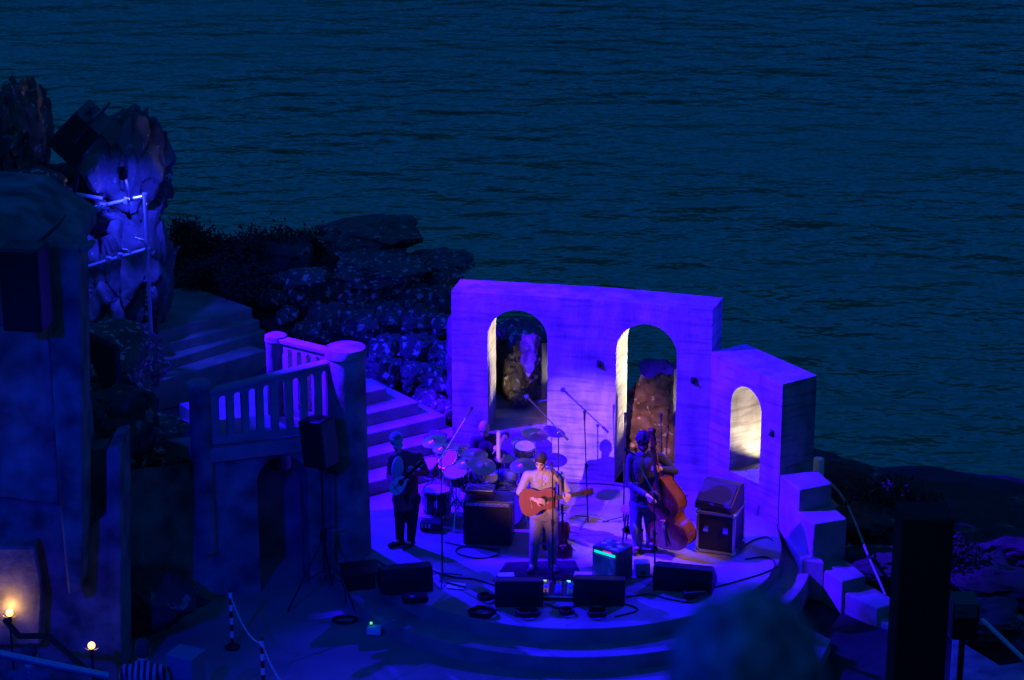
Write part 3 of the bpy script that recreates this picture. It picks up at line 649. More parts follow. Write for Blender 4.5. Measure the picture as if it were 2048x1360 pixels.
# ================================================================== STAGE EQUIPMENT
def rot_to(d): return Vector(d).to_track_quat('Z', 'Y').to_matrix().to_4x4()
def microphone(label, tip, d, r=.024, cover=None):
    d = Vector(d).normalized(); T = Matrix.Translation(tip) @ rot_to(d)      # tip = grille centre, d = from handle to grille
    o = MB(); o.M = T; o.lathe([(.010, -.16), (.012, -.15), (.016, -.05), (.018, -.02)], 12); 
    root = thing('microphone', label, 'microphone', Vector(tip) - d * .15)
    o.build('handle', M['black'], root, smooth=True)
    g = MB(); g.ball(tip, r * (1.5 if cover else 1), 12, 8); g.build('grille', cover or M['grille'], root, smooth=True)
def tripod(mb_fn, base, r, h, n=3, a0=0.4):
    for k in range(n):
        a = a0 + 2 * PI * k / n
        mb_fn(base + V(0, 0, h), base + V(r * math.cos(a), r * math.sin(a), .012))
def mic_stand(label, base, top, boom=None, a0=.3, miclabel=None, mic_d=None, cover=None, disc=False):
    base, top = Vector(base), Vector(top)
    root = thing('microphone_stand', label, 'mic stand', base)
    if disc:
        b = MB(); b.lathe([(.13, 0), (.13, .015), (.03, .03), (.02, .04)], 24, Matrix.Translation(base)); b.build('base_plate', M['steel'], root, smooth=True)
    else:
        def leg(p, q):
            b = MB(); b.tube(p, q, .009, .009, 6); b.build('leg', M['steel'], root, smooth=True)
        tripod(leg, base, .30, .10, a0=a0)
    mid = base.lerp(top, .55)
    b = MB(); b.tube(base + V(0, 0, .02), mid, .013); b.build('lower_tube', M['steel'], root, smooth=True)
    b = MB(); b.tube(mid, top, .009); b.build('upper_tube', M['steel'], root, smooth=True)
    b = MB(); b.tube(mid - V(0, 0, .04), mid + V(0, 0, .04), .020); b.tube(mid, mid + V(.045, 0, 0), .008); b.build('clutch', M['black'], root, smooth=True)
    end, d = top, V(0, -.3, 1)
    if boom:
        p0, p1 = Vector(boom[0]), Vector(boom[1])
        b = MB(); b.tube(p0, p1, .009); b.build('boom', M['alu'] if len(boom) > 2 else M['steel'], root, smooth=True)
        b = MB(); b.tube(p0, p0 + (p1 - p0).normalized() * .12, .018); b.build('counterweight', M['black'], root, smooth=True)
        b = MB(); b.ball(top, .024, 10, 6); b.build('swivel', M['chrome'], root, smooth=True)
        end, d = p1, p1 - p0
    if miclabel: microphone(miclabel, end + Vector(mic_d or d).normalized() * .12, mic_d or d, cover=cover)
    return root
Yb = P(885, 1160).y
mic_stand('boom microphone stand leaning up right beside the player in the dark red jacket', P(885, 1160), PY(882, 915, Yb), (PY(866, 942, Yb - .12), PY(934, 832, Yb + .3), 1), .5, 'black microphone at the tip of the long left boom', cover=None)
Yb = 30.1
mic_stand('boom microphone stand reaching left above the cymbals, behind the singer', V(PY(1117, 1060, Yb).x, Yb, 0), PY(1117, 866, Yb), (PY(1136, 880, Yb - .1), PY(1066, 806, Yb + .2)), .2, 'fat blue windshield microphone hanging in front of the left arch', cover=mat('blue_foam', (.03, .04, .12), .9))
b1 = P(1176, 1046); mic_stand('straight microphone stand on a tripod between singer and middle arch', b1, PY(1169, 838, b1.y), None, .1, 'round headed microphone against the pink lit wall', (0, -.2, 1))
b1 = P(1247, 1046); mic_stand('straight microphone stand directly left of the bassist', b1, PY(1250, 842, b1.y), None, 1.0, 'round headed microphone against the cream left jamb of the middle arch', (0, -.2, 1))
b1 = P(1326, 1015); mic_stand('microphone stand behind the bassist in the middle arch', b1, PY(1322, 844, b1.y), None, .6, 'round headed microphone against the amber rock of the middle arch', (0, -.2, 1))
b1 = P(1106, 1166); mic_stand('vocal microphone stand in front of the singer', b1, PY(1105, 945, b1.y), None, .9, "singer's vocal microphone below his chin", (-.1, .5, .75), disc=True)
b1 = P(1310, 1166); mic_stand('low boom microphone stand in front of the double bass', b1, PY(1308, 985, b1.y), (PY(1316, 1002, b1.y), PY(1266, 908, b1.y + .15), 1), .4, 'microphone on the low boom in front of the bassist', (-.6, .3, .3))

# ---- drum kit
M['shell'] = mat('drum_shell_wood', (.10, .04, .02), .3, col2=(.18, .075, .03), scale=9, coat=.4)
M['shell_dark'] = mat('drum_shell_dark', (.02, .02, .03), .25, coat=.5)
M['skinhead'] = mat('drum_head', (.32, .32, .32), .5)
def drum(label, c, r, h, axis=(0, 0, 1), shell='shell', legs=0, stand=None):
    c = Vector(c); T = Matrix.Translation(c) @ rot_to(axis); root = thing('drum', label, 'drum', (c.x, c.y, 0))
    b = MB(); b.lathe([(r * .98, -h / 2), (r, -h / 2 + .01), (r, h / 2 - .01), (r * .98, h / 2)], 28, T); shell_o = b.build('shell', M[shell], root, smooth=True)
    b = MB(); b.lathe([(r * .97, h / 2 + .001), (r * .97, h / 2 + .006), (.01, h / 2 + .007)], 28, T); b.build('drum_head', M['skinhead'], root, smooth=True)
    for s in (-1, 1):
        b = MB(); b.lathe([(r + .002, s * h / 2 - .012), (r + .012, s * h / 2 - .012), (r + .012, s * h / 2 + .012), (r + .002, s * h / 2 + .012), (r + .002, s * h / 2 - .012)], 28, T); b.build('hoop', M['chrome'], root, smooth=True)
    for k in range(8):
        a = 2 * PI * k / 8; b = MB(); b.M = T @ Matrix.Rotation(a, 4, 'Z'); b.box((r + .012, 0, 0), (.02, .02, h * .45)); b.tube((r + .014, 0, -h / 2), (r + .014, 0, h / 2), .004, n=5); b.build('lug', M['chrome'], shell_o)
    for k in range(legs):
        a = .4 + 2 * PI * k / max(legs, 1); q = c + V(math.cos(a) * (r + .02), math.sin(a) * (r + .02), 0)
        b = MB(); b.path([q + V(0, 0, h * .2), V(q.x, q.y, .05), V(q.x + .05 * math.cos(a), q.y + .05 * math.sin(a), .01)], .009, 6); b.build('leg', M['chrome'], root, smooth=True)
    if stand:
        b = MB(); b.tube((c.x, c.y, .3), c - V(0, 0, h / 2), .012); b.build('stand_pole', M['chrome'], root, smooth=True)
        def leg(p, q):
            b = MB(); b.tube(p, q, .010, n=6); b.build('leg', M['chrome'], root, smooth=True)
        tripod(leg, V(c.x, c.y, 0), .26, .42, a0=stand)
drum('snare drum with wooden shell at the left front of the kit', PY(912, 952, 30.5), .17, .15, (-.1, -.25, 1), 'shell', 0, .4)
drum('small tom drum with its pale head tilted to the left', PY(903, 926, 30.9), .15, .2, (-.55, -.45, .75), 'shell_dark', 0, .9)
drum('tom drum in the middle of the kit below the cymbals', PY(938, 958, 30.8), .16, .22, (-.1, -.45, .85), 'shell', 0, .2)
drum('floor tom on three legs behind the left player', PY(874, 1000, 30.75), .19, .34, (0, 0, 1), 'shell_dark', 3)
drum('shallow side drum on a stand right of the drummer', PY(1050, 900, 31.5), .15, .13, (0, -.2, 1), 'shell_dark', 0, .5)
drum('large bass drum facing front, half hidden by the amplifier cabinet', V(PY(1010, 1040, 30.55).x, 30.55, .30), .29, .36, (-.08, -1, .02), 'shell_dark', 0)
def cymbal(label, c, r, tilt=(0, -.2, 1), a0=.3, hat=False):
    c = Vector(c); root = thing('cymbal_stand', label, 'cymbal', (c.x, c.y, 0)); T = Matrix.Translation(c) @ rot_to(tilt)
    prof = [(.008, .026), (.03, .024), (.045, .012), (r * .6, .004), (r, -.008), (r, -.010), (r * .6, .002), (.045, .010), (.02, .018)]
    b = MB(); b.lathe(prof, 36, T); b.build('cymbal', M['brass'], root, smooth=True)
    if hat: b = MB(); b.lathe([(a, -z - .03) for a, z in prof], 36, T); b.build('cymbal', M['brass'], root, smooth=True)
    b = MB(); b.tube((c.x, c.y, .05), c + V(0, 0, .05), .010, .006, 8); b.build('pole', M['chrome'], root, smooth=True)
    b = MB(); b.lathe([(.014, .028), (.014, .05), (.004, .055)], 10, T); b.build('wing_nut', M['chrome'], root)
    def leg(p, q):
        b = MB(); b.tube(p, q, .009, n=6); b.build('leg', M['chrome'], root, smooth=True)
    tripod(leg, V(c.x, c.y, 0), .25, .4, a0=a0)
cymbal('crash cymbal standing highest on the right of the drummer', PY(1070, 868, 31.4), .20, (.1, -.15, 1), .2)
cymbal("cymbal in front of the drummer's knee, left of the singer's head", PY(1046, 930, 30.6), .19, (-.12, -.25, 1), .8)
cymbal('pair of small hi-hat cymbals below the upright tube beside the drummer', PY(1008, 916, 31.0), .14, (0, -.1, 1), .5, True)
cymbal('large ride cymbal at the middle of the kit', PY(965, 931, 30.5), .2, (.15, -.35, 1), 1.0)
cymbal('thin cymbal directly before the drummer', PY(950, 908, 30.9), .19, (.05, -.15, 1), .1)
cymbal('small splash cymbal at the left of the kit above the tilted tom', PY(886, 896, 31.1), .15, (-.1, -.2, 1), .6)
cymbal('low cymbal between snare and ride', PY(932, 925, 30.65), .15, (-.1, -.2, 1), .7)
drum('small tom drum beside the ride cymbal, right of the middle tom', PY(975, 962, 30.7), .14, .18, (.1, -.4, .9), 'shell_dark', 0, .6)
drum('shallow tom drum far left behind the splash cymbal', PY(862, 935, 31.2), .14, .16, (-.3, -.3, .9), 'shell', 0, .3)
cymbal('tall crash cymbal at the far left of the kit', PY(868, 882, 31.5), .18, (-.15, -.2, 1), .9)
cymbal('dark china cymbal behind the snare drum', PY(918, 898, 31.3), .18, (.1, -.25, 1), .45)
cymbal('small cymbal beside the shallow side drum', PY(1038, 884, 31.75), .12, (.05, -.2, 1), .15)
r_ = thing('drum_stool', 'black round drum stool under the drummer', 'stool', P(978, 985) + V(0, .55, 0))
q = Vector(r_.location); b = MB(); b.lathe([(.17, .44), (.18, .46), (.18, .52), (.15, .54), (.01, .545)], 24, Matrix.Translation(q)); b.build('seat', M['black'], r_, smooth=True)
b = MB(); b.tube(q + V(0, 0, .1), q + V(0, 0, .45), .02); b.build('post', M['chrome'], r_, smooth=True)
for k in range(3):
    a = .7 + 2 * PI * k / 3; b = MB(); b.tube(q + V(0, 0, .2), q + V(.24 * math.cos(a), .24 * math.sin(a), .01), .011); b.build('leg', M['chrome'], r_, smooth=True)

# ---- cabinets, monitors, cases
def boxthing(name, label, cat, base, dims, rz, m, bevel=.012):
    """Empty at the base, body box; returns root and a local->world matrix"""
    base = Vector(base); root = thing(name, label, cat, base); T = Matrix.Translation(base) @ Matrix.Rotation(R(rz), 4, 'Z')
    b = MB(); b.M = T; b.box((0, 0, dims[2] / 2 + .015), dims); b.build('cabinet', m, root, bevel=bevel); return root, T
def part(root, name, T, m, fn, smooth=False, bevel=0):
    b = MB(); b.M = T; fn(b); return b.build(name, m, root, smooth=smooth, bevel=bevel)
c_ = P(978, 1092); w, d, h = .68, .42, .66
root, T = boxthing('amplifier', 'tall black amplifier cabinet standing between drum kit and singer', 'amplifier', c_ + V(0, d / 2, 0), (w, d, h), -6, M['black'])
part(root, 'grille', T, M['grille'], lambda b: b.box((0, -d / 2 - .004, h / 2 - .02), (w - .07, .016, h - .13)))
pan = part(root, 'control_panel', T, M['alu'], lambda b: b.box((0, -d / 2 - .004, h - .035), (w - .07, .012, .05)))
for k in range(7): part(pan, 'knob', T, M['chrome'], lambda b: b.tube((-.24 + .08 * k, -d / 2 - .01, h - .035), (-.24 + .08 * k, -d / 2 - .028, h - .035), .012))
part(root, 'handle', T, M['steel'], lambda b: b.path([(-.12, 0, h + .015), (-.11, 0, h + .05), (.11, 0, h + .05), (.12, 0, h + .015)], .01, 8), True)
for k, (sx, sy) in enumerate(((-1, -1), (1, -1), (-1, 1), (1, 1))): part(root, 'corner_cap', T, M['chrome'], lambda b: b.ball((sx * w / 2, sy * d / 2, h), .025, 8, 6), True)
root, T = boxthing('effects_unit', 'flat effects rack with small bright knobs on top of the amplifier', 'effects unit', c_ + V(-.12, d / 2, h + .062), (.40, .26, .07), -6, M['steel'])
for k in range(6): part(root, 'knob', T, M['chrome'], lambda b: b.tube((-.16 + .064 * k, -.06 + .05 * (k % 2), .085), (-.16 + .064 * k, -.06 + .05 * (k % 2), .11), .013))

def wedge(label, base, w, rz, h=.36, d=.46):
    base = Vector(base); root = thing('stage_monitor', label, 'monitor speaker', base); T = Matrix.Translation(base) @ Matrix.Rotation(R(rz), 4, 'Z')
    # back faces the audience (-Y), sloping grille faces the players (+Y)
    prof = [(-d / 2, 0), (d / 2, 0), (d / 2, .10), (-d * .12, h), (-d / 2 + .03, h), (-d / 2, h * .55)]; n = len(prof)
    b = MB(); b.M = T; vs = [(-w / 2, y, z) for y, z in prof] + [(w / 2, y, z) for y, z in prof]
    b._add(vs, [tuple(range(n)), tuple(range(n, 2 * n))[::-1]] + [((i + 1) % n, i, n + i, n + (i + 1) % n) for i in range(n)]); b.build('cabinet', M['black'], root, bevel=.012)
    y0, z0, y1, z1 = d / 2, .10, -d * .12, h
    nrm = V(0, z1 - z0, -(y1 - y0)).normalized()
    g = MB(); g.M = T; a = V(0, y0, z0) + nrm * .004 ; c = V(0, y1, z1) + nrm * .004; e = (c - a)
    p = [a + e * .06, a + e * .94]; X = V(w / 2 - .03, 0, 0)
    vs = [p[0] - X, p[0] + X, p[1] + X, p[1] - X]; vs += [v + nrm * .01 for v in vs]
    g._add(vs, [(0, 3, 2, 1), (4, 5, 6, 7), (0, 1, 5, 4), (1, 2, 6, 5), (2, 3, 7, 6), (3, 0, 4, 7)]); g.build('grille', M['grille'], root)
    for s in (-1, 1):
        k = MB(); k.M = T; k.box((s * w * .22, -d / 2 - .004, h * .3), (.09, .012, .05)); k.build('connector_plate', M['steel'], root)
    return root
wedge('black wedge monitor at the left front of the stage, by the boom stand', P(808, 1186) + V(0, .2, 0), .70, 12)
wedge('black wedge monitor at the stage front left of the pedalboard', P(1038, 1213) + V(0, .2, 0), .64, 0)
wedge('black wedge monitor at the stage front right of the pedalboard', P(1200, 1210) + V(0, .2, 0), .68, -4)
wedge('black wedge monitor at the right front below the double bass', P(1372, 1184) + V(0, .2, 0), .80, -14, .34)

# road case with a wedge on top
root, T = boxthing('road_case', 'black road case with aluminium edges at the foot of the small arch', 'road case', P(1443, 1110) + V(0, .28, 0), (.52, .5, .58), -20, M['black'], .004)
w, d, h = .26, .25, .595
for sx in (-1, 1):
    for sy in (-1, 1):
        part(root, 'edge_strip', T, M['alu'], lambda b: b.box((sx * w, sy * d, h / 2), (.035, .035, h)))
        part(root, 'edge_strip', T, M['alu'], lambda b: b.box((0, sy * d, h if sx > 0 else .03), (.53, .035, .035)))
        part(root, 'edge_strip', T, M['alu'], lambda b: b.box((sx * w, 0, h if sy > 0 else .03), (.035, .51, .035)))
        for z in (.03, h): part(root, 'ball_corner', T, M['chrome'], lambda b: b.ball((sx * w, sy * d, z), .04, 10, 7), True)
        part(root, 'latch', T, M['chrome'], lambda b: b.box((sx * .14, sy * (d + .012), h * .62), (.07, .02, .09)))
rw = wedge('black wedge monitor tipped up on top of the road case', P(1443, 1110) + V(-.02, .28, .615), .56, 150, .34, .44)

# amplifier with stickers
root, T = boxthing('combo_amplifier', 'small combo amplifier with pale sticker covered top and a glowing cyan strip', 'amplifier', P(1226, 1168) + V(0, .22, 0), (.42, .36, .46), -38, mat('amp_vinyl', (.06, .055, .06), .5, col2=(.12, .11, .12), scale=14))
part(root, 'control_strip', T, mat('cyan_display', (.05, .5, .5), .4, emit=(0, 1, .75), estr=.85), lambda b: b.box((0, -.185, .41), (.34, .012, .035)))
part(root, 'power_strip', T, mat('red_display', (.5, .05, .2), .4, emit=(1, .02, .25), estr=.8), lambda b: b.box((.04, -.184, .445), (.14, .01, .016)))
part(root, 'grille_cloth', T, mat('grille_cloth', (.62, .56, .60), .9, col2=(.25, .20, .26), scale=9), lambda b: b.box((0, -.184, .20), (.36, .012, .34)))
rnd = random.Random(9)
for k in range(9):
    x, y = -.12 + .12 * (k % 3) + rnd.uniform(-.02, .02), -.10 + .10 * (k // 3) + rnd.uniform(-.02, .02)
    part(root, 'sticker', T, M['paper'] if k % 4 else mat('dark_sticker', (.1, .05, .1), .6), lambda b: b.box((x, y, .4765 + .0004 * k), (rnd.uniform(.06, .11), rnd.uniform(.04, .09), .002), rotm(0, 0, rnd.uniform(-40, 40))))

# stool, little box, carpet, pedalboard, papers
q = P(1270, 1105) + V(-.02, .3, 0)
r_ = thing('wooden_stool', 'round wooden stool with a pale rim behind the bassist', 'stool', q)
b = MB(); b.lathe([(.16, .50), (.175, .51), (.175, .545), (.14, .55), (.01, .552)], 24, Matrix.Translation(q)); b.build('seat', mat('pale_wood', (.42, .28, .16), .5), r_, smooth=True)
for k in range(4):
    a = .5 + PI / 2 * k; b = MB(); b.tube(q + V(.11 * math.cos(a), .11 * math.sin(a), .5), q + V(.17 * math.cos(a), .17 * math.sin(a), 0), .014); b.build('leg', mat('dark_wood', (.05, .03, .02), .5), r_, smooth=True)
b = MB(); b.lathe([(.145, .2), (.152, .2), (.152, .22), (.145, .22), (.145, .2)], 24, Matrix.Translation(q)); b.build('foot_ring', M['steel'], r_, smooth=True)
root, T = boxthing('small_crate', "small plain box beside the bassist's feet", 'box', P(1284, 1156) + V(0, .1, 0), (.20, .18, .19), 8, mat('grey_plastic', (.22, .24, .26), .6))
part(root, 'label_plate', T, mat('olive_label', (.12, .12, .03), .7), lambda b: b.box((.0, -.091, .07), (.08, .004, .06)))
b = MB(); b.prism([tuple(P(*p)[:2]) for p in ((985, 1164), (1012, 1126), (1150, 1122), (1168, 1162))], .004, .012); tag(b.build('carpet', M['blackmat']), 'dark carpet under the singer', 'carpet')
root = thing('pedalboard', 'pedalboard crowded with shiny pedals at the front edge before the singer', 'pedalboard', P(1115, 1200)); T = Matrix.Translation(P(1115, 1200)) @ Matrix.Rotation(R(-4), 4, 'Z')
part(root, 'board', T, M['black'], lambda b: b.box((0, .2, .03), (.46, .40, .04)), bevel=.008)
rnd = random.Random(4)
for k in range(9):
    x, y = -.16 + .16 * (k % 3), .08 + .125 * (k // 3)
    pd_ = part(root, 'pedal', T, [M['chrome'], mat('blue_pedal', (.05, .08, .5), .3, metal=.3), mat('white_pedal', (.6, .6, .62), .35)][rnd.randrange(3)], lambda b: b.box((x, y, .078), (.075, .105, .05), rotm(8)), bevel=.005)
    part(pd_, 'foot_switch', T, M['chrome'], lambda b: b.tube((x, y - .03, .10), (x, y - .03, .122), .010), True)
part(root, 'front_rail', T, M['alu'], lambda b: b.tube((-.2, .0, .045), (.2, .0, .045), .014), True)
part(root, 'tuner_light', T, mat('green_led', (.1, .5, .3), .4, emit=(.25, 1, .75), estr=1.2), lambda b: b.box((.13, .37, .115), (.05, .012, .012)))
part(root, 'tuner_light', T, mat('yellow_led', (.5, .5, .1), .4, emit=(.7, 1, .3), estr=.8), lambda b: b.box((-.19, .37, .115), (.05, .010, .010)))
def sheet(label, px, py, w, d, rz):
    b = MB(); q = P(px, py); b.box((0, 0, .006), (w, d, .004), rotm(2, 0, 0)); o = b.build('paper_sheet', M['paper']); o.location = q + V(0, 0, .014); o.rotation_euler = (0, 0, R(rz)); tag(o, label, 'paper')
sheet('white set list sheet under a black bar by the left boom stand', 912, 1174, .24, .17, -14)
sheet('white sheet lying behind the monitor left of the pedalboard', 1012, 1153, .22, .16, 5)
sheet('white sheet between the pedalboard and the combo amplifier', 1166, 1152, .24, .18, -8)
b = MB(); b.box((0, 0, .02), (.30, .03, .012), rotm(0, 0, -30)); o = b.build('black_bar', M['black']); o.location = P(912, 1174) + V(0, 0, .012); tag(o, 'black bar lying across the white set list', 'bar')
root, T = boxthing('stage_box', 'low black stage box with shiny edge right of the front monitors', 'stage box', P(1390, 1196), (.30, .12, .08), 10, M['black'])
part(root, 'socket_rail', T, M['chrome'], lambda b: b.box((0, -.02, .102), (.27, .03, .012)))
root, T = boxthing('cable_bag', 'black bag with blue tag lying on the left front step', 'bag', P(830, 1204, -.0), (.34, .2, .09), 10, M['blackmat'], .03)
part(root, 'tag', T, mat('blue_tag', (.1, .2, .5), .6), lambda b: b.box((-.05, -.06, .112), (.05, .05, .006)))
root, T = boxthing('battery_box', 'black box with white switches behind the left player', 'box', P(862, 1064) + V(0, .1, 0), (.30, .2, .12), -8, M['black'])
for k in range(3): part(root, 'switch', T, M['white'], lambda b: b.box((-.11 + .05 * k, -.102, .09), (.026, .008, .06)))

# cables on the floor
def cable(label, pts, r=.010, seed=0):
    b = MB(); P3 = [Vector(p) for p in pts]; out = []
    for i in range(len(P3) - 1):
        p0, p1, p2, p3 = P3[max(i - 1, 0)], P3[i], P3[i + 1], P3[min(i + 2, len(P3) - 1)]
        for k in range(8):
            t = k / 8; out.append(.5 * (2 * p1 + (p2 - p0) * t + (2 * p0 - 5 * p1 + 4 * p2 - p3) * t * t + (3 * p1 - p0 - 3 * p2 + p3) * t ** 3))
    out.append(P3[-1]); b.path(out, r, 6); o = b.build('cable', M['cable'], smooth=True); tag(o, label, 'cable')
def coil(label, px, py, rx, ry, seed):
    rnd = random.Random(seed); c = P(px, py); pts = []
    for k in range(60):
        a = 2 * PI * k / 15 + .3; q = 1 + .09 * math.sin(k * 1.7 + seed) + rnd.uniform(-.02, .02); pts.append(c + V(rx * q * math.cos(a), ry * q * math.sin(a), .012 + .0011 * k))
    b = MB(); b.path(pts, .011, 6); o = b.build('cable_coil', M['cable'], smooth=True); tag(o, label, 'cable coil')
coil('cable coil at the stage edge left of the front monitor, the largest', 965, 1230, .17, .14, 1)
coil('cable coil tucked against the left end of the front monitor', 972, 1199, .10, .09, 2)
coil('cable coil directly in front of the left front monitor', 1056, 1231, .15, .11, 3)
coil('small cable coil below the pedalboard', 1134, 1228, .09, .09, 4)
coil('cable coil in front of the monitor right of the pedalboard', 1194, 1231, .13, .11, 5)
def fl(*q): return [P(x, y) + V(0, 0, .011) for x, y in q]
cable('thin cable looping before the amplifier cabinet', fl((890, 1085), (920, 1092), (970, 1098), (1000, 1108), (960, 1118), (915, 1108), (925, 1095), (1000, 1100)))
cable('cable trailing from the left monitor along the stage edge', fl((750, 1120), (780, 1135), (820, 1132), (862, 1142), (905, 1155), (950, 1160), (990, 1172)))
cable('cable running along the right front of the stage', fl((1255, 1195), (1300, 1190), (1340, 1200), (1390, 1205), (1420, 1180), (1470, 1165), (1520, 1150), (1555, 1135)))
cable('cable curving over the right rim of the stage', fl((1490, 1120), (1530, 1115), (1550, 1128), (1540, 1150)))
cable('cable from the road case to the arched wall', fl((1480, 1100), (1500, 1085), (1530, 1075), (1545, 1082)))
cable('black cable lying along the foot of the arched wall', [V(.4, 32.2, .012), V(.9, 32.12, .012), V(1.5, 32.05, .012), V(2.2, 31.75, .012), V(2.6, 31.6, .012)], .012)
cable('cable looping between pedalboard and right front monitor', fl((1090, 1208), (1120, 1218), (1165, 1212), (1200, 1216), (1250, 1210), (1275, 1222), (1230, 1235)))

# ---- instruments on stands and in hands
def outline(prof, n=16):
    """prof: (t along body 0..1, half width) -> smooth closed outline points (u across, v along)"""
    pts = []
    m = len(prof)
    def cr(a, b, c, d, t): return .5 * (2 * b + (c - a) * t + (2 * a - 5 * b + 4 * c - d) * t * t + (3 * b - a - 3 * c + d) * t ** 3)
    for i in range(m - 1):
        for k in range(5):
            q = [prof[max(i - 1, 0)], prof[i], prof[i + 1], prof[min(i + 2, m - 1)]]
            pts.append((cr(*[a[0] for a in q], k / 5), max(0.0, cr(*[a[1] for a in q], k / 5))))
    pts.append(prof[-1])
    return [(w, t) for t, w in pts] + [(-w, t) for t, w in pts[::-1] if w > 1e-4][:-0 or None]
GUITAR = [(0, .0), (.012, .09), (.06, .165), (.16, .20), (.27, .19), (.38, .145), (.44, .135), (.52, .15), (.62, .15), (.69, .12), (.73, .05), (.735, 0)]
VIOLIN = [(0, 0), (.008, .06), (.06, .105), (.14, .118), (.20, .10), (.215, .105), (.23, .065), (.29, .06), (.32, .085), (.335, .08), (.39, .095), (.46, .085), (.49, .04), (.495, 0)]
def instrument(name, label, cat, prof, scale, depth, T, top, side, neck_len, neck_w, head, scroll=False, hole=None, pin=0.0, fhole=False, arch=0.0, board=None):
    """local frame: u = x across, v = y up the neck, front faces +z"""
    root = thing(name, label, cat, T.translation.copy()); ol = [(u * scale, v * scale) for u, v in outline(prof)]; d = depth / 2
    seen = []; 
    for p in ol:
        if not seen or (abs(p[0] - seen[-1][0]) + abs(p[1] - seen[-1][1])) > 1e-4: seen.append(p)
    ol = seen; n = len(ol); L = max(v for _, v in ol)
    b = MB(); b.M = T; ins = .985
    vs = [(u, v, -d) for u, v in ol] + [(u, v, d) for u, v in ol]
    b._add(vs, [(i, (i + 1) % n, n + (i + 1) % n, n + i) for i in range(n)]); b.build('ribs', M[side], root, smooth=True)
    for sgn, nm, mm in ((1, 'top_plate', top), (-1, 'back_plate', side)):
        b = MB(); b.M = T; cv = L * .46; rings = []
        for k, (f, zz) in enumerate(((1.03, 0), (1.03, .012 * scale ** .5), (.93, .012 * scale ** .5 + arch * .35), (.6, .012 * scale ** .5 + arch * .85), (.25, .012 * scale ** .5 + arch))):
            rings.append([(u * f, cv + (v - cv) * f, sgn * (d + zz)) for u, v in ol])
        vs = [p for r in rings for p in r]; fs = []
        for r in range(len(rings) - 1): fs += [(r * n + i, r * n + (i + 1) % n, (r + 1) * n + (i + 1) % n, (r + 1) * n + i) for i in range(n)]
        fs += [tuple(range((len(rings) - 1) * n, len(rings) * n))]
        b._add(vs, fs); b.build(nm, M[mm], root, smooth=True)
    zf = d + .012 * scale ** .5 + arch
    b = MB(); b.M = T; b.box((0, L + neck_len / 2 - .06 * scale, d - .005), (neck_w, neck_len + .12 * scale, .022 * (1 + scale) / 2), None); b.build('neck', M[side], root, bevel=.006)
    bl = board if board else neck_len * .35
    b = MB(); b.M = T; b.box((0, L + neck_len / 2 - bl / 2, zf + .008), (neck_w * 1.05, neck_len + bl, .008)); fb = b.build('fingerboard', mat('ebony', (.015, .012, .011), .35), root, bevel=.002)
    y1 = L + neck_len
    if scroll:
        b = MB(); b.M = T; s = head; b.box((0, y1 + s * .45, d - .01), (neck_w * 1.3, s, s * .28)); pb = b.build('peg_box', M[side], root, bevel=.006)
        b = MB(); b.M = T; b.lathe([(s * .05, -s * .22), (s * .2, -s * .2), (s * .22, 0), (s * .2, s * .2), (s * .05, s * .22)], 14, Matrix.Translation((0, y1 + s, d - s * .05)) @ Matrix.Rotation(PI / 2, 4, 'Y')); b.build('scroll', M[side], root, smooth=True)
        for k in range(4):
            b = MB(); b.M = T; sg = -1 if k % 2 else 1; b.tube((0, y1 + s * (.25 + .17 * k), d), (sg * s * .55, y1 + s * (.25 + .17 * k), d), s * .035, s * .05, 8); b.build('tuning_peg', M['chrome'] if scale > 1.5 else M['steel'], pb)
    else:
        b = MB(); b.M = T; b.box((0, y1 + head / 2, d - .012), (neck_w * 1.55, head, .018)); pb = b.build('headstock', M[side], root, bevel=.006)
        for k in range(6):
            sg = -1 if k % 2 else 1; b = MB(); b.M = T; b.tube((sg * neck_w * .7, y1 + head * (.2 + .28 * (k // 2)), d - .012), (sg * neck_w * 1.15, y1 + head * (.2 + .28 * (k // 2)), d - .012), .008, n=6); b.build('tuning_peg', M['chrome'], pb)
    if hole:
        b = MB(); b.M = T; b.lathe([(.001, zf + .0015), (hole * scale, zf + .002), (hole * scale, zf + .001)], 24, Matrix.Translation((0, L * .66, 0))); b.build('sound_hole', mat('sound_hole', (.006, .005, .004), .9), root)
        b = MB(); b.M = T; b.lathe([(hole * scale * 1.02, zf + .001), (hole * scale * 1.25, zf + .003), (hole * scale * 1.25, zf + .001)], 24, Matrix.Translation((0, L * .66, 0))); b.build('rosette', mat('rosette', (.12, .05, .02), .4), root)
    if fhole:
        for sg in (-1, 1):
            b = MB(); b.M = T; w = prof[3][1] * scale
            b.path([(sg * w * .38, L * .36, zf - arch * .45), (sg * w * .50, L * .40, zf - arch * .5), (sg * w * .40, L * .48, zf - arch * .3), (sg * w * .30, L * .56, zf - arch * .3), (sg * w * .42, L * .60, zf - arch * .3)], .009 * scale, 6); b.build('sound_hole', mat('sound_hole', (.006, .005, .004), .9), root)
    bz = .05 * scale if scroll else .01
    bp = L * (.43 if scroll else .30)
    b = MB(); b.M = T; b.box((0, bp, zf + bz / 2 - .004), ((.085 * scale if scroll else .16), .012 * (1 + scale) / 2, bz)); b.build('bridge', mat('bridge_wood', (.35, .22, .10), .5), root)
    if scroll:
        b = MB(); b.M = T; b.box((0, L * .2, zf + .012), (.04 * scale, L * .3, .008), rotm(-4)); b.build('tailpiece', mat('ebony', (.015, .012, .011), .35), root, bevel=.004)
    ns = 4 if scroll else 6
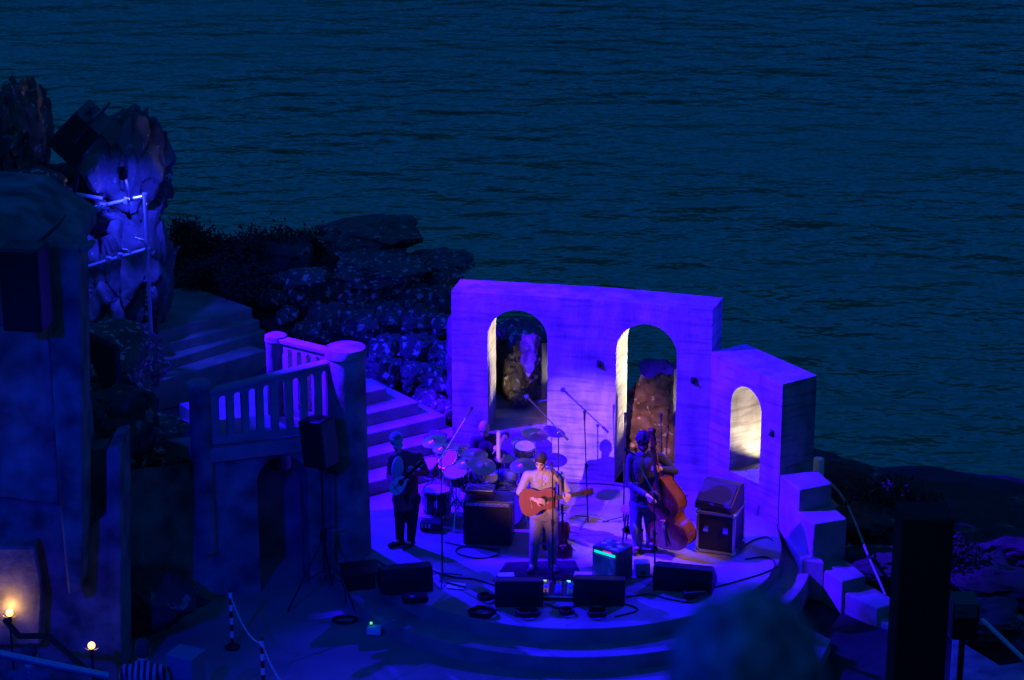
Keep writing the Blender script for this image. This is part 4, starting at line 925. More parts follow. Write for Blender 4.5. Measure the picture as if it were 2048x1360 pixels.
    for k in range(ns):
        o = (k - (ns - 1) / 2) / ns
        b = MB(); b.M = T; b.path([(o * neck_w * 1.2, bp - .03 if not scroll else L * .3, zf + .012), (o * neck_w * 1.2, bp, zf + bz), (o * neck_w * .8, y1, zf + .014)], .0016 + .0008 * scale * (scroll), 4); b.build('string', M['chrome'], fb)
    if pin:
        b = MB(); b.M = T; b.tube((0, .01, 0), (0, -pin, 0), .009); b.build('end_pin', M['chrome'], root)
    return root
M['spruce'] = mat('guitar_top', (.19, .035, .035), .3, col2=(.24, .05, .045), scale=3, coat=.35, stretch=(30, 1, 1))
M['mahog'] = mat('red_mahogany', (.09, .025, .018), .28, col2=(.13, .035, .022), scale=4, coat=.5)
M['bass_top'] = mat('bass_varnish', (.09, .022, .006), .13, col2=(.19, .058, .016), scale=5, coat=.8, stretch=(14, 1, 1))
M['bass_side'] = mat('bass_rib_varnish', (.10, .024, .006), .12, col2=(.24, .070, .018), scale=6, coat=.8)
M['fiddle'] = mat('fiddle_varnish', (.16, .055, .022), .25, col2=(.22, .08, .03), scale=8, coat=.6)
M['cream_top'] = mat('cream_top', (.72, .66, .56), .35, coat=.3)
def frame(origin, up_neck, front):
    """world matrix: local y along the neck, local z the front"""
    y = Vector(up_neck).normalized(); z = Vector(front); z = (z - y * z.dot(y)).normalized(); x = y.cross(z)
    return Matrix(((x.x, y.x, z.x, origin[0]), (x.y, y.y, z.y, origin[1]), (x.z, y.z, z.z, origin[2]), (0, 0, 0, 1)))
# singer's guitar: body end at left, head to the right
g0 = PY(1040, 1008, 28.62); g1 = PY(1184, 981, 28.66)
instrument('acoustic_guitar', 'red brown acoustic guitar held by the singer in the pale shirt', 'guitar', [(t, w * 1.3) for t, w in GUITAR], .68, .095, frame(g0, g1 - g0, (-.10, -1, .22)), 'spruce', 'mahog', .36, .05, .14, hole=.075)
# left player's small cream topped mandolin
m0 = PY(785, 985, 29.42); m1 = PY(838, 932, 29.40)
instrument('mandola', 'small cream topped fretted instrument held by the player in the dark red jacket', 'mandolin', [(0, 0), (.02, .09), (.09, .15), (.2, .165), (.32, .14), (.42, .09), (.48, .04), (.49, 0)], .62, .055, frame(m0, m1 - m0, (-.6, -.75, .2)), 'cream_top', 'mahog', .22, .036, .11, hole=.06)
# double bass
s0 = P(1352, 1116) + V(0, .05, .0); s1 = PY(1312, 862, 29.42)
ax = (s1 - s0).normalized()
instrument('double_bass', 'glossy orange brown double bass held by the bassist', 'double bass', [(0, 0), (.015, .16), (.09, .29), (.22, .335), (.34, .29), (.41, .21), (.46, .185), (.53, .195), (.60, .245), (.68, .255), (.78, .225), (.90, .14), (1.03, .055), (1.06, 0)], .98, .20,
           frame(s0 + ax * .16, ax, (-.62, -.78, .05)), 'bass_top', 'bass_side', .50, .055, .20, scroll=True, pin=.17, fhole=True, arch=.03, board=.36)
# fiddle and small guitar on floor stands
fpos = PY(1126, 1122, 29.35)
instrument('fiddle', 'dark fiddle hanging on a floor stand right of the singer', 'fiddle', VIOLIN, 1.12, .045, frame(V(fpos.x, fpos.y, fpos.z), (-.02, .12, 1), (0, -1, .12)), 'fiddle', 'fiddle', .15, .028, .10, scroll=True, fhole=True, arch=.012, board=.12)
upos = PY(1096, 1130, 29.45)
instrument('ukulele', "slim dark stringed instrument on a stand behind the singer's leg", 'ukulele', [(0, 0), (.02, .05), (.08, .085), (.16, .09), (.26, .07), (.34, .07), (.40, .05), (.42, 0)], .9, .06, frame(V(upos.x, upos.y, max(.06, upos.z)), (-.02, .14, 1), (.75, -.6, .12)), 'fiddle', 'fiddle', .26, .034, .11, hole=.04)
for nm, pos, hh, lab in (('fiddle', fpos, .62, 'black floor stand holding the fiddle'), ('uke', upos, .55, "black floor stand behind the singer's leg")):
    q = V(pos.x, pos.y + .10, 0); r_ = thing('instrument_stand', lab, 'instrument stand', q)
    b = MB(); b.tube(q + V(0, 0, .05), q + V(0, .03, hh), .009); b.build('pole', M['steel'], r_, smooth=True)
    b = MB(); b.path([q + V(-.05, -.07, hh), q + V(-.04, 0, hh), q + V(.04, 0, hh), q + V(.05, -.07, hh)], .008, 6); b.build('yoke', M['steel'], r_, smooth=True)
    def leg(p, qq, r_=r_):
        b = MB(); b.tube(p, qq, .008, n=6); b.build('leg', M['steel'], r_, smooth=True)
    tripod(leg, q, .2, .22, a0=.5)

# ================================================================== THINGS ROUND THE STAGE
# loudspeaker on a tripod below the balcony
base = P(648, 1222, -.42) + V(0, .25, 0); Yt = base.y
r_ = thing('tripod_loudspeaker', 'loudspeaker on a tall black tripod in front of the balcony pillar', 'loudspeaker', base)
top = PY(650, 930, Yt); hub = PY(646, 1075, Yt); T = Matrix.Translation(V(base.x, Yt, top.z)) @ Matrix.Rotation(R(58), 4, 'Z') @ Matrix.Rotation(R(-6), 4, 'X')
h = PY(650, 838, Yt).z - top.z
part(r_, 'cabinet', T, M['black'], lambda b: b.box((0, 0, h / 2), (.34, .36, h)), bevel=.02)
part(r_, 'grille', T, mat('pale_grille', (.10, .09, .08), .7, bump=.5, bscale=300), lambda b: b.box((0, -.186, h / 2), (.30, .014, h - .06)), bevel=.006)  # even warm grey, paler than the other grilles
part(r_, 'pole_socket', T, M['steel'], lambda b: b.lathe([(.10, -.02), (.06, -.04), (.03, -.10)], 14), True)
part(r_, 'pole', Matrix.Identity(4), M['steel'], lambda b: b.tube(V(base.x, Yt, hub.z - .5), V(base.x, Yt, top.z), .02), True)
part(r_, 'hub', Matrix.Identity(4), M['black'], lambda b: (b.tube(V(base.x, Yt, hub.z - .06), V(base.x, Yt, hub.z + .10), .05), b.tube(V(base.x, Yt, hub.z + .12), V(base.x + .16, Yt, hub.z + .16), .014)), True)
for a in (3.7, 5.6, 1.5):
    part(r_, 'leg', Matrix.Identity(4), M['steel'], lambda b: b.tube(V(base.x, Yt, hub.z), V(base.x + .58 * math.cos(a), Yt + .58 * math.sin(a), -.41), .013), True)
    part(r_, 'brace', Matrix.Identity(4), M['steel'], lambda b: b.tube(V(base.x, Yt, hub.z - .48), V(base.x + .36 * math.cos(a), Yt + .36 * math.sin(a), -.41 + (hub.z + .42) * .38), .009), True)
root, T = boxthing('flight_trunk', 'low dark trunk in the shade between tripod and stage step', 'trunk', P(712, 1205, -.42) + V(.05, .15, 0), (.48, .42, .42), 14, M['blackmat'])
part(root, 'lid', T, M['black'], lambda b: b.box((0, 0, .445), (.50, .44, .03)), bevel=.006)
c = P(690, 1243, -.42); b = MB(); b.path([c + V(.16 * math.cos(k * .45), .11 * math.sin(k * .45), .012 + .0008 * k) for k in range(40)], .012, 6); tag(b.build('cable_coil', M['cable'], smooth=True), 'cable coil on the forecourt below the tripod', 'cable coil')
root, T = boxthing('power_box', 'small pale power box with a green light on the forecourt', 'power box', P(748, 1275, -.42) + V(0, .1, 0), (.19, .16, .10), -6, M['white'], .02)
part(root, 'indicator', T, mat('led_green', (.05, .5, .1), .4, emit=(.06, 1, .18), estr=1.6), lambda b: b.ball((-.045, 0.02, .15), .018, 10, 8), True)
part(root, 'indicator_stem', T, M['black'], lambda b: b.tube((-.045, .02, .1), (-.045, .02, .14), .012), True)

# striped barrier posts with chain
def post(label, px, py, hpx):
    q = P(px, py, -.42); r_ = thing('barrier_post', label, 'barrier post', q); z1 = PY(px, hpx, q.y).z; n = 8
    b = MB(); b.lathe([(.10, -.42), (.10, -.40), (.06, -.37), (.025, -.35)], 20, Matrix.Translation((q.x, q.y, 0))); b.build('base', M['black'], r_, smooth=True)
    for k in range(n):
        z0, z2 = -.36 + (z1 + .36) * k / n, -.36 + (z1 + .36) * (k + 1) / n
        b = MB(); b.tube((q.x, q.y, z0), (q.x, q.y, z2), .024, n=12); b.build('band', M['white'] if k % 2 else M['black'], r_, smooth=True)
    b = MB(); b.ball((q.x, q.y, z1), .028, 10, 6); b.build('cap', M['black'], r_, smooth=True); return V(q.x, q.y, z1 - .06)
p1 = post('striped barrier post nearer the balcony doorway, with a chain', 465, 1296, 1182)
p2 = post('striped barrier post cut by the lower edge of the picture, with a chain', 528, 1400, 1278)
def chain(label, p0, p1, sag, n=22):
    b = MB(); r_ = None; pts = []
    for k in range(n + 1):
        t = k / n; p = p0.lerp(p1, t) - V(0, 0, sag * 4 * t * (1 - t)); pts.append(p)
    for k in range(n):
        a, c = pts[k], pts[k + 1]; m = (a + c) / 2; d = (c - a).normalized(); s = d.cross(V(0, 0, 1)).normalized() if k % 2 else d.cross(d.cross(V(0, 0, 1))).normalized()
        L = (c - a).length * .72
        b.path([m - d * L * .5 + s * .010, m + d * L * .5 + s * .010, m + d * L * .62, m + d * L * .5 - s * .010, m - d * L * .5 - s * .010, m - d * L * .62, m - d * L * .5 + s * .010], .0045, 5)
    o = b.build('chain', M['white']); o['kind'] = 'stuff'; o['label'] = label; o['category'] = 'chain'
chain('white plastic chain sagging between the two striped posts', p1, p2, .16, 40)
chain('white plastic chain leading off from the nearer striped post', p2, p2 + V(.42, -.95, -.15), .1, 34)

# scaffold pipes on the rock
r_ = thing('scaffold_rail', 'scaffold pipe rail glowing pale blue in front of the granite stack', 'scaffold', PY(300, 742, 33.9)); Yp = 33.9
for nm, p, q in (('top_pipe', (95, 437), (290, 392)), ('end_post', (289, 386), (296, 506)), ('lower_pipe', (150, 541), (296, 498)), ('front_post', (148, 384), (144, 830)), ('end_post', (295, 504), (306, 742)), ('back_pipe', (150, 388), (205, 398))):
    b = MB(); b.tube(PY(*p, Yp + (.05 if 'pipe' in nm else 0)), PY(*q, Yp + (.05 if 'pipe' in nm else 0)), .032, n=14); b.build(nm, M['metal'], r_, smooth=True)
for px, py in ((289, 392), (295, 500), (203, 412), (252, 401), (148, 425), (148, 541), (240, 512), (217, 519)):
    b = MB(); c = PY(px, py, Yp + .02); b.box(c, (.075, .09, .09), rotm(0, 12, 0)); b.tube(c + V(.02, -.03, .02), c + V(.05, -.09, .05), .012, n=6); b.build('clamp', M['metal'], r_, bevel=.01)
b = MB(); b.path([PY(295, 490, Yp), PY(285, 480, Yp - .05), PY(270, 476, Yp - .05)], .018, 8); b.build('hook', M['metal'], r_, smooth=True)
b = MB(); b.path([PY(245, 498, Yp - .03), PY(254, 500, Yp - .05), PY(262, 506, Yp)], .016, 8); b.build('hook', M['metal'], r_, smooth=True)
b = MB(); q = PY(308, 742, 33.9); b.lathe([(.12, 0), (.12, .05), (.05, .12)], 16, Matrix.Translation(q - V(0, 0, .02))); b.build('foot', M['black'], r_, smooth=True)

# speaker hung on the tower
c0 = PY(52, 572, 24.8); r_ = thing('wall_loudspeaker', 'black loudspeaker hanging on the tower buttress at far left', 'loudspeaker', c0)
hh = PY(52, 490, 24.8).z - PY(52, 655, 24.8).z; b = MB(); b.box(c0, (.46, .42, hh), rotm(0, 0, -8)); b.build('cabinet', M['black'], r_, bevel=.03)
b = MB(); b.box(c0 + V(-.03, -.215, 0), (.40, .02, hh - .1), rotm(0, 0, -8)); b.build('grille', M['grille'], r_, bevel=.008)
b = MB(); b.path([c0 + V(.1, .1, hh / 2 - .05), c0 + V(.3, .4, hh / 2 + .1), c0 + V(.3, .9, hh / 2 + .1)], .025, 8); b.build('bracket', M['steel'], r_, smooth=True)

# dark tarpaulin draped on the rocks between tower and balcony
b = MB(); q = [(152, 660), (230, 700), (232, 760), (210, 830), (205, 780), (180, 720), (150, 690)]
f = [PY(x, y, 30.2) for x, y in q]; n = len(f); b._add([tuple(p) for p in f] + [(p.x + .05, p.y + .15, p.z) for p in f], [tuple(range(n)), tuple(range(n, 2 * n))[::-1]] + [((i + 1) % n, i, n + i, n + (i + 1) % n) for i in range(n)])
tag(b.build('tarpaulin', M['blackmat'], bevel=.02), 'dark tarpaulin folded over the rocks between tower and balcony', 'tarpaulin')

# right side: white marker post, curved handrail
q = PY(1636, 948, 31.9); b = MB(); b.lathe([(.085, -.75), (.085, .22), (.075, .25), (.01, .26)], 20, Matrix.Translation(q)); tag(b.build('marker_post', M['white'], smooth=True), 'short white post behind the right end of the arched wall', 'post')
r_ = thing('handrail', 'thin curved handrail descending beside the stepped wall on the right', 'handrail', PY(1770, 1190, 28.6))
hr = [PY(1655, 960, 30.9), PY(1676, 982, 30.6), PY(1694, 1008, 30.3), PY(1708, 1040, 30.0), PY(1738, 1115, 29.3), PY(1771, 1190, 28.6)]
b = MB(); b.path(hr, .018, 8); b.build('rail', mat('worn_rail', (.42, .38, .32), .5, metal=.3), r_, smooth=True)
for k in (2, 4):
    b = MB(); d = (hr[k + 1] - hr[k]).normalized(); b.tube(hr[k] - d * .04, hr[k] + d * .04, .026); b.build('joint', M['black'], r_, smooth=True)
    b = MB(); b.tube(hr[k], V(hr[k].x + .05, hr[k].y + .05, ground_h(hr[k].x, hr[k].y) - .1), .015); b.build('post', M['steel'], r_, smooth=True)
q = PY(1706, 1090, 30.3); b = MB(); b.prism([(q.x - .10, q.y - .05), (q.x + .10, q.y), (q.x + .08, q.y + .2), (q.x - .1, q.y + .2)], [-.7] * 4, [q.z, q.z - .12, q.z - .12, q.z]); tag(b.build('concrete_stub', M['step'], bevel=.02), 'small concrete stub behind the stepped wall', 'concrete stub')

# tall black loudspeaker close on the right and the low wall beyond it
Yr = 17.0; x0, x1 = PY(1802, 1100, Yr).x, PY(1906, 1100, Yr).x; zt = PY(1850, 1040, Yr).z; gz = ground_h((x0 + x1) / 2, Yr + .2)
r_ = thing('tower_loudspeaker', 'tall black loudspeaker silhouetted at lower right against the slope', 'loudspeaker', ((x0 + x1) / 2, Yr + .2, gz))
b = MB(); b.box(((x0 + x1) / 2, Yr + .2, (zt + zt - 1.8) / 2), (x1 - x0, .4, 1.8)); b.build('cabinet', M['blackmat'], r_, bevel=.015)
b = MB(); b.tube(((x0 + x1) / 2, Yr + .2, gz - .2), ((x0 + x1) / 2, Yr + .2, zt - 1.75), .025); b.build('pole', M['steel'], r_, smooth=True)
b = MB(); b.box(((x0 + x1) / 2, Yr + .405, zt - .9), (x1 - x0 - .04, .02, 1.7)); b.build('grille', M['grille'], r_)
Yq = 19.0; r_ = thing('box_lantern', 'dark square floodlight with a small glint in the lower right corner', 'floodlight', PY(1930, 1290, Yq))
b = MB(); b.box(PY(1932, 1245, Yq) + V(0, .15, 0), (.24, .3, .36)); b.build('housing', M['black'], r_, bevel=.015)
b = MB(); b.box(PY(1932, 1221, Yq) + V(0, -.005, 0), (.2, .012, .14)); b.build('rear_plate', mat('grey_plate', (.10, .11, .12), .5), r_)
b = MB(); b.box(PY(1921, 1222, Yq) + V(0, -.016, 0), (.06, .01, .018)); b.build('handle', M['chrome'], r_)
q = PY(1932, 1270, Yq) + V(0, .15, 0); b = MB(); b.tube(q, V(q.x, q.y, ground_h(q.x, q.y) - .2), .03); b.build('stand', M['steel'], r_, smooth=True)
b = MB(); b.tube(PY(1965, 1240, 20.5), PY(2062, 1332, 19.6), .022); o = b.build('grab_rail', M['metal'], smooth=True); tag(o, 'straight grey rail rising at the lower right corner', 'rail')
b = MB(); pts = [P(1905, 1268, 0.15), P(1935, 1290, .15), P(2000, 1330, .15), P(2080, 1318, .15), P(2120, 1420, .15), P(1900, 1420, .15)]
b.prism([tuple(p[:2]) for p in pts], -1.2, .15); tag(b.build('low_wall', M['tower'], bevel=.02), 'blue lit top of a low concrete wall in the lower right corner', 'low wall')

# lamps, rails and bench by the tower foot
def festoon(label, px, py, Y, watts, rad):
    c = PY(px, py, Y); r_ = thing('globe_lamp', label, 'lamp', c - V(0, 0, .35))
    b = MB(); b.ball(c, rad, 16, 12); b.build('bulb', mat('warm_bulb', (1, .8, .5), .4, emit=(1.0, .45, .09), estr=3.5), r_, smooth=True)
    b = MB(); b.tube(c - V(0, 0, rad * 1.3 + .06), c - V(0, 0, rad * .8), rad * .55); b.build('socket', M['black'], r_, smooth=True)
    b = MB(); b.tube(c - V(0, 0, 1.6), c - V(0, 0, rad + .05), .015); b.build('stem', M['steel'], r_, smooth=True)
    for s in (-1, 1):
        b = MB(); b.path([c + V(0, 0, -rad * 1.3), c + V(s * rad * 1.2, -.01, -rad * 1.1), c + V(s * rad * 1.8, -.01, -rad * .7)], .006, 6); b.build('wire_guard', M['metal'], r_, smooth=True)
    ld = bpy.data.lights.new('glow', 'POINT'); ld.energy = watts; ld.color = (1, .50, .12); ld.shadow_soft_size = rad
    lo = bpy.data.objects.new('glow', ld); COL.objects.link(lo); lo.parent = r_; lo.location = (0, -rad * 1.05, .35); lo.location = (.0, 0, .35 + rad * 1.1)
festoon('glowing globe lamp beside the amber lit niche at far left', 19, 1226, 25.44, 7, .045)
festoon('glowing globe lamp low by the tower foot, nearer the striped shirt', 183, 1291, 25.0, .35, .045)
b = MB(); b.tube(PY(-60, 1296, 20), PY(215, 1353, 20.4), .042); o = b.build('guard_rail', M['metal'], smooth=True); tag(o, 'thick pipe rail crossing the lower left corner', 'rail')
b = MB(); b.path([PY(10, 1240, 24.4), PY(38, 1272, 24.2), PY(95, 1272, 23.8), PY(135, 1305, 23.4), PY(180, 1345, 23.0), PY(240, 1380, 22.6)], .035, 8); o = b.build('hose', M['black'], smooth=True); tag(o, 'dark hose sagging behind the corner rail', 'hose')
root, T = boxthing('picnic_box', 'plain box beside the person in the striped top', 'box', PY(372, 1335, 24.2) - V(0, 0, .2), (.34, .3, .36), -24, mat('blue_grey_box', (.20, .22, .26), .7))
part(root, 'lid', T, mat('blue_grey_box', (.20, .22, .26), .7), lambda b: b.box((0, 0, .385), (.36, .32, .03)), bevel=.008)

# ================================================================== PEOPLE
def blob(name, fn, m, parent, voxel=.008, smooth=3):
    """overlapping closed volumes fused into one continuous skin"""
    b = MB(); fn(b); o = b.build(name, m, parent)
    md = o.modifiers.new('fuse', 'REMESH'); md.mode = 'VOXEL'; md.voxel_size = voxel; md.use_smooth_shade = True
    sm = o.modifiers.new('relax', 'SMOOTH'); sm.factor = .5; sm.iterations = smooth
    return o
def hand(b, w, d, nrm, curl, side, s=1.0):
    """palm and five fingers: w wrist, d pointing direction, nrm palm normal (towards what is held), side +1/-1 thumb side"""
    d = Vector(d).normalized(); nrm = Vector(nrm); nrm = (nrm - d * nrm.dot(d)).normalized(); x = d.cross(nrm) * side; w = Vector(w)
    for k in range(4):
        o = (k - 1.5) * .021 * s; kn = w + d * .085 * s + x * o; b.caps(w + x * o * .5, .017 * s, kn, .012 * s, 8)
        L = (.072, .082, .077, .06)[k] * s; q = kn; dd = d; ang = 0
        for j, f in enumerate((.45, .32, .23)):
            ang += curl * (.7, .9, .6)[j] * (1 + .05 * k); dd = d * math.cos(ang) + nrm * math.sin(ang); q2 = q + dd * L * f
            b.caps(q, .0098 * s, q2, .0088 * s, 8); q = q2
    t0 = w + d * .03 * s + x * -.032 * s; dirs = (d * .6 - x * .65 + nrm * .3).normalized(); t1 = t0 + dirs * .042 * s; t2 = t1 + (d * .8 - x * .1 + nrm * .6 * curl).normalized() * .032 * s
    b.caps(w + d * .02 * s, .015 * s, t0, .013 * s, 8); b.caps(t0, .013 * s, t1, .011 * s, 8); b.caps(t1, .011 * s, t2, .009 * s, 8)
def person(label, base, J, look_d, up, cloth, hands, head_s=1.0, extra=None, group=None):
    """J: joints in world space: neck, head, chest, pelvis, sh(l,r), el, wr, hip, kn, an ; l/r as seen by the viewer"""
    root = thing('person', label, 'person', base, group)
    f = Vector(look_d).normalized(); u = Vector(up); u = (u - f * u.dot(f)).normalized(); s = f.cross(u)       # s: to the figure's own right... viewer side free
    H = Vector(J['head']); Rm = Matrix(((s.x, -f.x, u.x), (s.y, -f.y, u.y), (s.z, -f.z, u.z)))
    at = lambda x, y, z: H + (s * x + f * y + u * z) * head_s
    ch, pe, nk = Vector(J['chest']), Vector(J['pelvis']), Vector(J['neck'])
    def skin(b):
        b.ball(H + u * .02, (.076 * head_s, .094 * head_s, .098 * head_s), 18, 14, Rm); b.caps(at(0, .03, -.03), .062 * head_s, at(0, .055, -.085), .036 * head_s)      # skull, jaw, chin
        b.caps(at(0, .09, .012), .012, at(0, .112, -.022), .014, 8); b.caps(at(-.03, .083, .026), .013, at(.03, .083, .026), .013, 8)             # nose, brow
        b.caps(at(-.018, .088, -.055), .009, at(.018, .088, -.055), .009, 8)                                                                  # lips
        for e in (-1, 1): b.ball(at(e * .078, -.005, 0), (.012, .022, .032), 8, 6, Rm)
        b.caps(nk - (H - nk) * .2, .058, at(0, -.02, -.06), .054)
        b.caps(ch - (nk - ch) * .2, .095, pe, .10); b.caps(J['sh'][0], .05, J['sh'][1], .05)
        for i in (0, 1):
            b.caps(J['sh'][i], .052, J['el'][i], .040); b.caps(J['el'][i], .040, J['wr'][i], .027)
            b.caps(J['hip'][i], .068, J['kn'][i], .055); b.caps(J['kn'][i], .056, J['an'][i], .038)
            a = Vector(J['an'][i]); b.caps(a, .04, a + Vector(J['toe'][i]) * .5 - V(0, 0, .03), .034)
        for hd in hands: hand(b, *hd)
    body = blob('body', skin, M['skin'], root, .0075, 2)
    sh_m, sleeve, tr_m = cloth['shirt'], cloth.get('sleeve', 1.0), cloth['trousers']; fat = cloth.get('fat', 1.0)
    def top(b):
        lat = (Vector(J['sh'][1]) - Vector(J['sh'][0])).normalized()
        for o in (-.055, .055): b.caps(ch + lat * o + V(0, 0, .03), .125 * fat, pe + lat * o + V(0, 0, -.03 - cloth.get('hem', 0)), .118 * fat)
        b.caps(J['sh'][0], .068, J['sh'][1], .068); b.caps(Vector(J['sh'][0]).lerp(Vector(J['sh'][1]), .25) , .072, nk, .06); b.caps(Vector(J['sh'][0]).lerp(Vector(J['sh'][1]), .75), .072, nk, .06)
        for i in (0, 1):
            S, E, W = Vector(J['sh'][i]), Vector(J['el'][i]), Vector(J['wr'][i])
            b.caps(S, .068, E, .056)
            if sleeve > .5: b.caps(E, .056, E.lerp(W, (sleeve - .5) * 1.8), .043)
    blob('jacket' if cloth.get('jacket') else 'shirt', top, sh_m, root, .010, 3)
    def legs(b):
        b.caps(Vector(J['hip'][0]), .118, Vector(J['hip'][1]), .118); b.caps(pe, .135, pe - V(0, 0, .04), .13)
        for i in (0, 1): b.caps(J['hip'][i], .108, J['kn'][i], .076); b.caps(J['kn'][i], .076, J['an'][i], .060)
    blob('trousers', legs, tr_m, root, .010, 3)
    for i in (0, 1):
        a = Vector(J['an'][i]); t = Vector(J['toe'][i])
        def shoe(b):
            b.caps(a - V(0, 0, .02), .052, a - t * .25 - V(0, 0, .045), .045); b.caps(a - V(0, 0, .045), .047, a + t - V(0, 0, .052), .040)
        blob('shoe', shoe, cloth.get('shoes', M['black']), root, .010, 2)
    for e in (-1, 1):
        b = MB(); b.ball(at(e * .031, .079, .004), .0115 * head_s, 10, 8); b.build('eye', mat('eye', (.06, .04, .03), .2), body, smooth=True)
        b = MB(); b.path([at(e * .016, .098, .030), at(e * .034, .096, .036), at(e * .052, .084, .030)], .0055, 6); b.build('eyebrow', cloth.get('brow', mat('dark_hair', (.02, .014, .010), .7)), body, smooth=True)
    if cloth.get('hair'):
        hm, vol, low = cloth['hair']
        def hr(b):
            b.ball(at(0, -.012, .035), (.084 * head_s * vol, .100 * head_s * vol, .098 * head_s * vol), 20, 14, Rm)
            b.ball(at(0, -.05, -.01 - low), (.078 * head_s * vol, .060 * head_s, .075 * head_s), 16, 10, Rm)
            rn = random.Random(3)
            for _ in range(60):
                d = V(rn.gauss(0, 1), rn.gauss(0, 1) - .5, abs(rn.gauss(0, 1)) + .1).normalized(); b.ball(at(d.x * .080 * vol, -.012 + d.y * .096 * vol, .035 + d.z * .094 * vol), .016 * cloth.get('curl', .6), 6, 4)
        o = blob('hair', hr, hm, root, .007, 1)
        # keep the face free: the hair volume is trimmed in front of the brow
        md = o.modifiers.new('trim', 'BOOLEAN'); md.operation = 'DIFFERENCE'; md.solver = 'EXACT'
        cb = MB(); cb.box(at(0, .112, -.05), (.24, .13, .22), Rm); co = cb.build('trim', None, root); md.object = co
        dg = bpy.context.evaluated_depsgraph_get(); dg.update(); me = bpy.data.meshes.new_from_object(o.evaluated_get(dg)); o.modifiers.clear(); old = o.data; o.data = me; bpy.data.meshes.remove(old); bpy.data.objects.remove(co)
        if not me.materials: me.materials.append(hm)
    if cloth.get('beard'):
        def brd(b):
            b.caps(at(-.045, .045, -.055), .030, at(0, .07, -.088), .034); b.caps(at(.045, .045, -.055), .030, at(0, .07, -.088), .034); b.caps(at(-.055, .02, -.02), .024, at(-.045, .045, -.055), .028); b.caps(at(.055, .02, -.02), .024, at(.045, .045, -.055), .028)
            b.caps(at(-.022, .094, -.038), .009, at(.022, .094, -.038), .009)
        blob('beard', brd, cloth['beard'], root, .006, 1)
    if cloth.get('glasses'):
        b = MB()
        for e in (-1, 1): b.path([at(e * .033 + .024 * math.cos(a * PI / 5), .108, .006 + .018 * math.sin(a * PI / 5)) for a in range(11)], .0028, 5)
        b.path([at(-.010, .11, .01), at(.010, .11, .01)], .0028, 5)
        for e in (-1, 1): b.path([at(e * .056, .106, .01), at(e * .082, .0, .012)], .0028, 5)
        b.build('glasses', M['black'], root)
    if extra: extra(root, at, Rm)
    return root
def jy(Y, **k): return {n: ([PY(x, y, Y + (dz[0] if dz else 0)) for x, y, *dz in v] if isinstance(v, list) else PY(v[0], v[1], Y + (v[2] if len(v) > 2 else 0))) for n, v in k.items()}
HAIR = mat('dark_hair', (.02, .014, .010), .7)
DENIM = mat('denim', (.05, .07, .14), .85, col2=(.08, .10, .18), scale=25, bump=.4, bscale=80)

# singer: pale shirt, head bowed over the guitar
Y = 28.92
J = jy(Y, head=(1081, 922, -.12), neck=(1086, 944, .0), chest=(1087, 960, .02), pelvis=(1088, 1022, .04), sh=[(1055, 951), (1118, 951)], el=[(1040, 984, -.12), (1136, 984, -.14)],
       wr=[(1071, 1000, -.37), (1134, 1002, -.33)], hip=[(1075, 1030, .03), (1102, 1030, .03)], kn=[(1070, 1082, -.03), (1104, 1084, -.03)], an=[(1066, 1132, .0), (1104, 1134, .0)])
J['an'] = [V(p.x, p.y, .09) for p in J['an']]; J['toe'] = [V(-.05, -.15, 0), V(.05, -.15, 0)]
def strap(root, at, Rm):
    b = MB(); q = [PY(1122, 985, 28.66), PY(1120, 958, 28.72), PY(1106, 940, 28.84), PY(1098, 936, 29.02), PY(1075, 955, 29.10), PY(1050, 992, 29.06)]
    b.path(q, .022, 6); b.build('guitar_strap', mat('strap_leather', (.10, .06, .03), .6), root, smooth=True)
    for k in range(4):
        b = MB(); p = PY(1088, 958 + 11 * k, 28.765); b.ball(p, .008, 8, 6); b.build('button', M['white'], root, smooth=True)
person('singer in a pale shirt and light trousers, head bowed, playing the acoustic guitar', V(P(1085, 1138).x, Y, 0), J, (-.20, -.90, -.36), (0, -.3, 1),
       dict(shirt=mat('pale_shirt', (.34, .30, .29), .85, bump=1.0, bscale=14), sleeve=.4, trousers=mat('stone_trousers', (.22, .19, .18), .85, bump=1.0, bscale=12), hair=(HAIR, 1.03, 0.0), shoes=mat('brown_shoe', (.05, .03, .02), .5)),
       [(J['wr'][0], (.9, -.15, -.1), (0, .5, -.6), .55, 1), (J['wr'][1], (.15, -.35, .8), (0, .9, .3), 1.15, -1)], extra=strap)

# player on the left: dark red jacket, head turned down to his left
Y = 29.78
J = jy(Y, head=(793, 884, -.08), neck=(800, 905), chest=(808, 930), pelvis=(812, 990), sh=[(785, 916, -.02), (836, 912, .03)], el=[(780, 952, -.08), (852, 945, .0)],
       wr=[(788, 972, -.30), (826, 946, -.30)], hip=[(800, 998), (826, 998)], kn=[(800, 1042, -.02), (824, 1046, -.02)], an=[(800, 1084), (822, 1092, -.04)])
J['an'] = [V(p.x, p.y, .09) for p in J['an']]; J['toe'] = [V(-.13, -.09, 0), V(-.09, -.12, 0)]
def capf(root, at, Rm):
    b = MB(); b.ball(at(0, -.01, .065), (.095, .115, .05), 18, 10, Rm); b.build('cap', mat('grey_cap', (.36, .35, .35), .9), root, smooth=True)
    b = MB(); b.ball(at(0, .11, .045), (.07, .05, .012), 14, 8, Rm); b.build('cap_peak', mat('grey_cap', (.36, .35, .35), .9), root, smooth=True)
    ps = PY(795, 938, 29.58); b = MB(); b.ball(ps, (.085, .06, .19), 12, 10, rotm(0, 6, 0)); b.build('shirt_front', mat('pale_inner_shirt', (.50, .46, .46), .9), root, smooth=True)
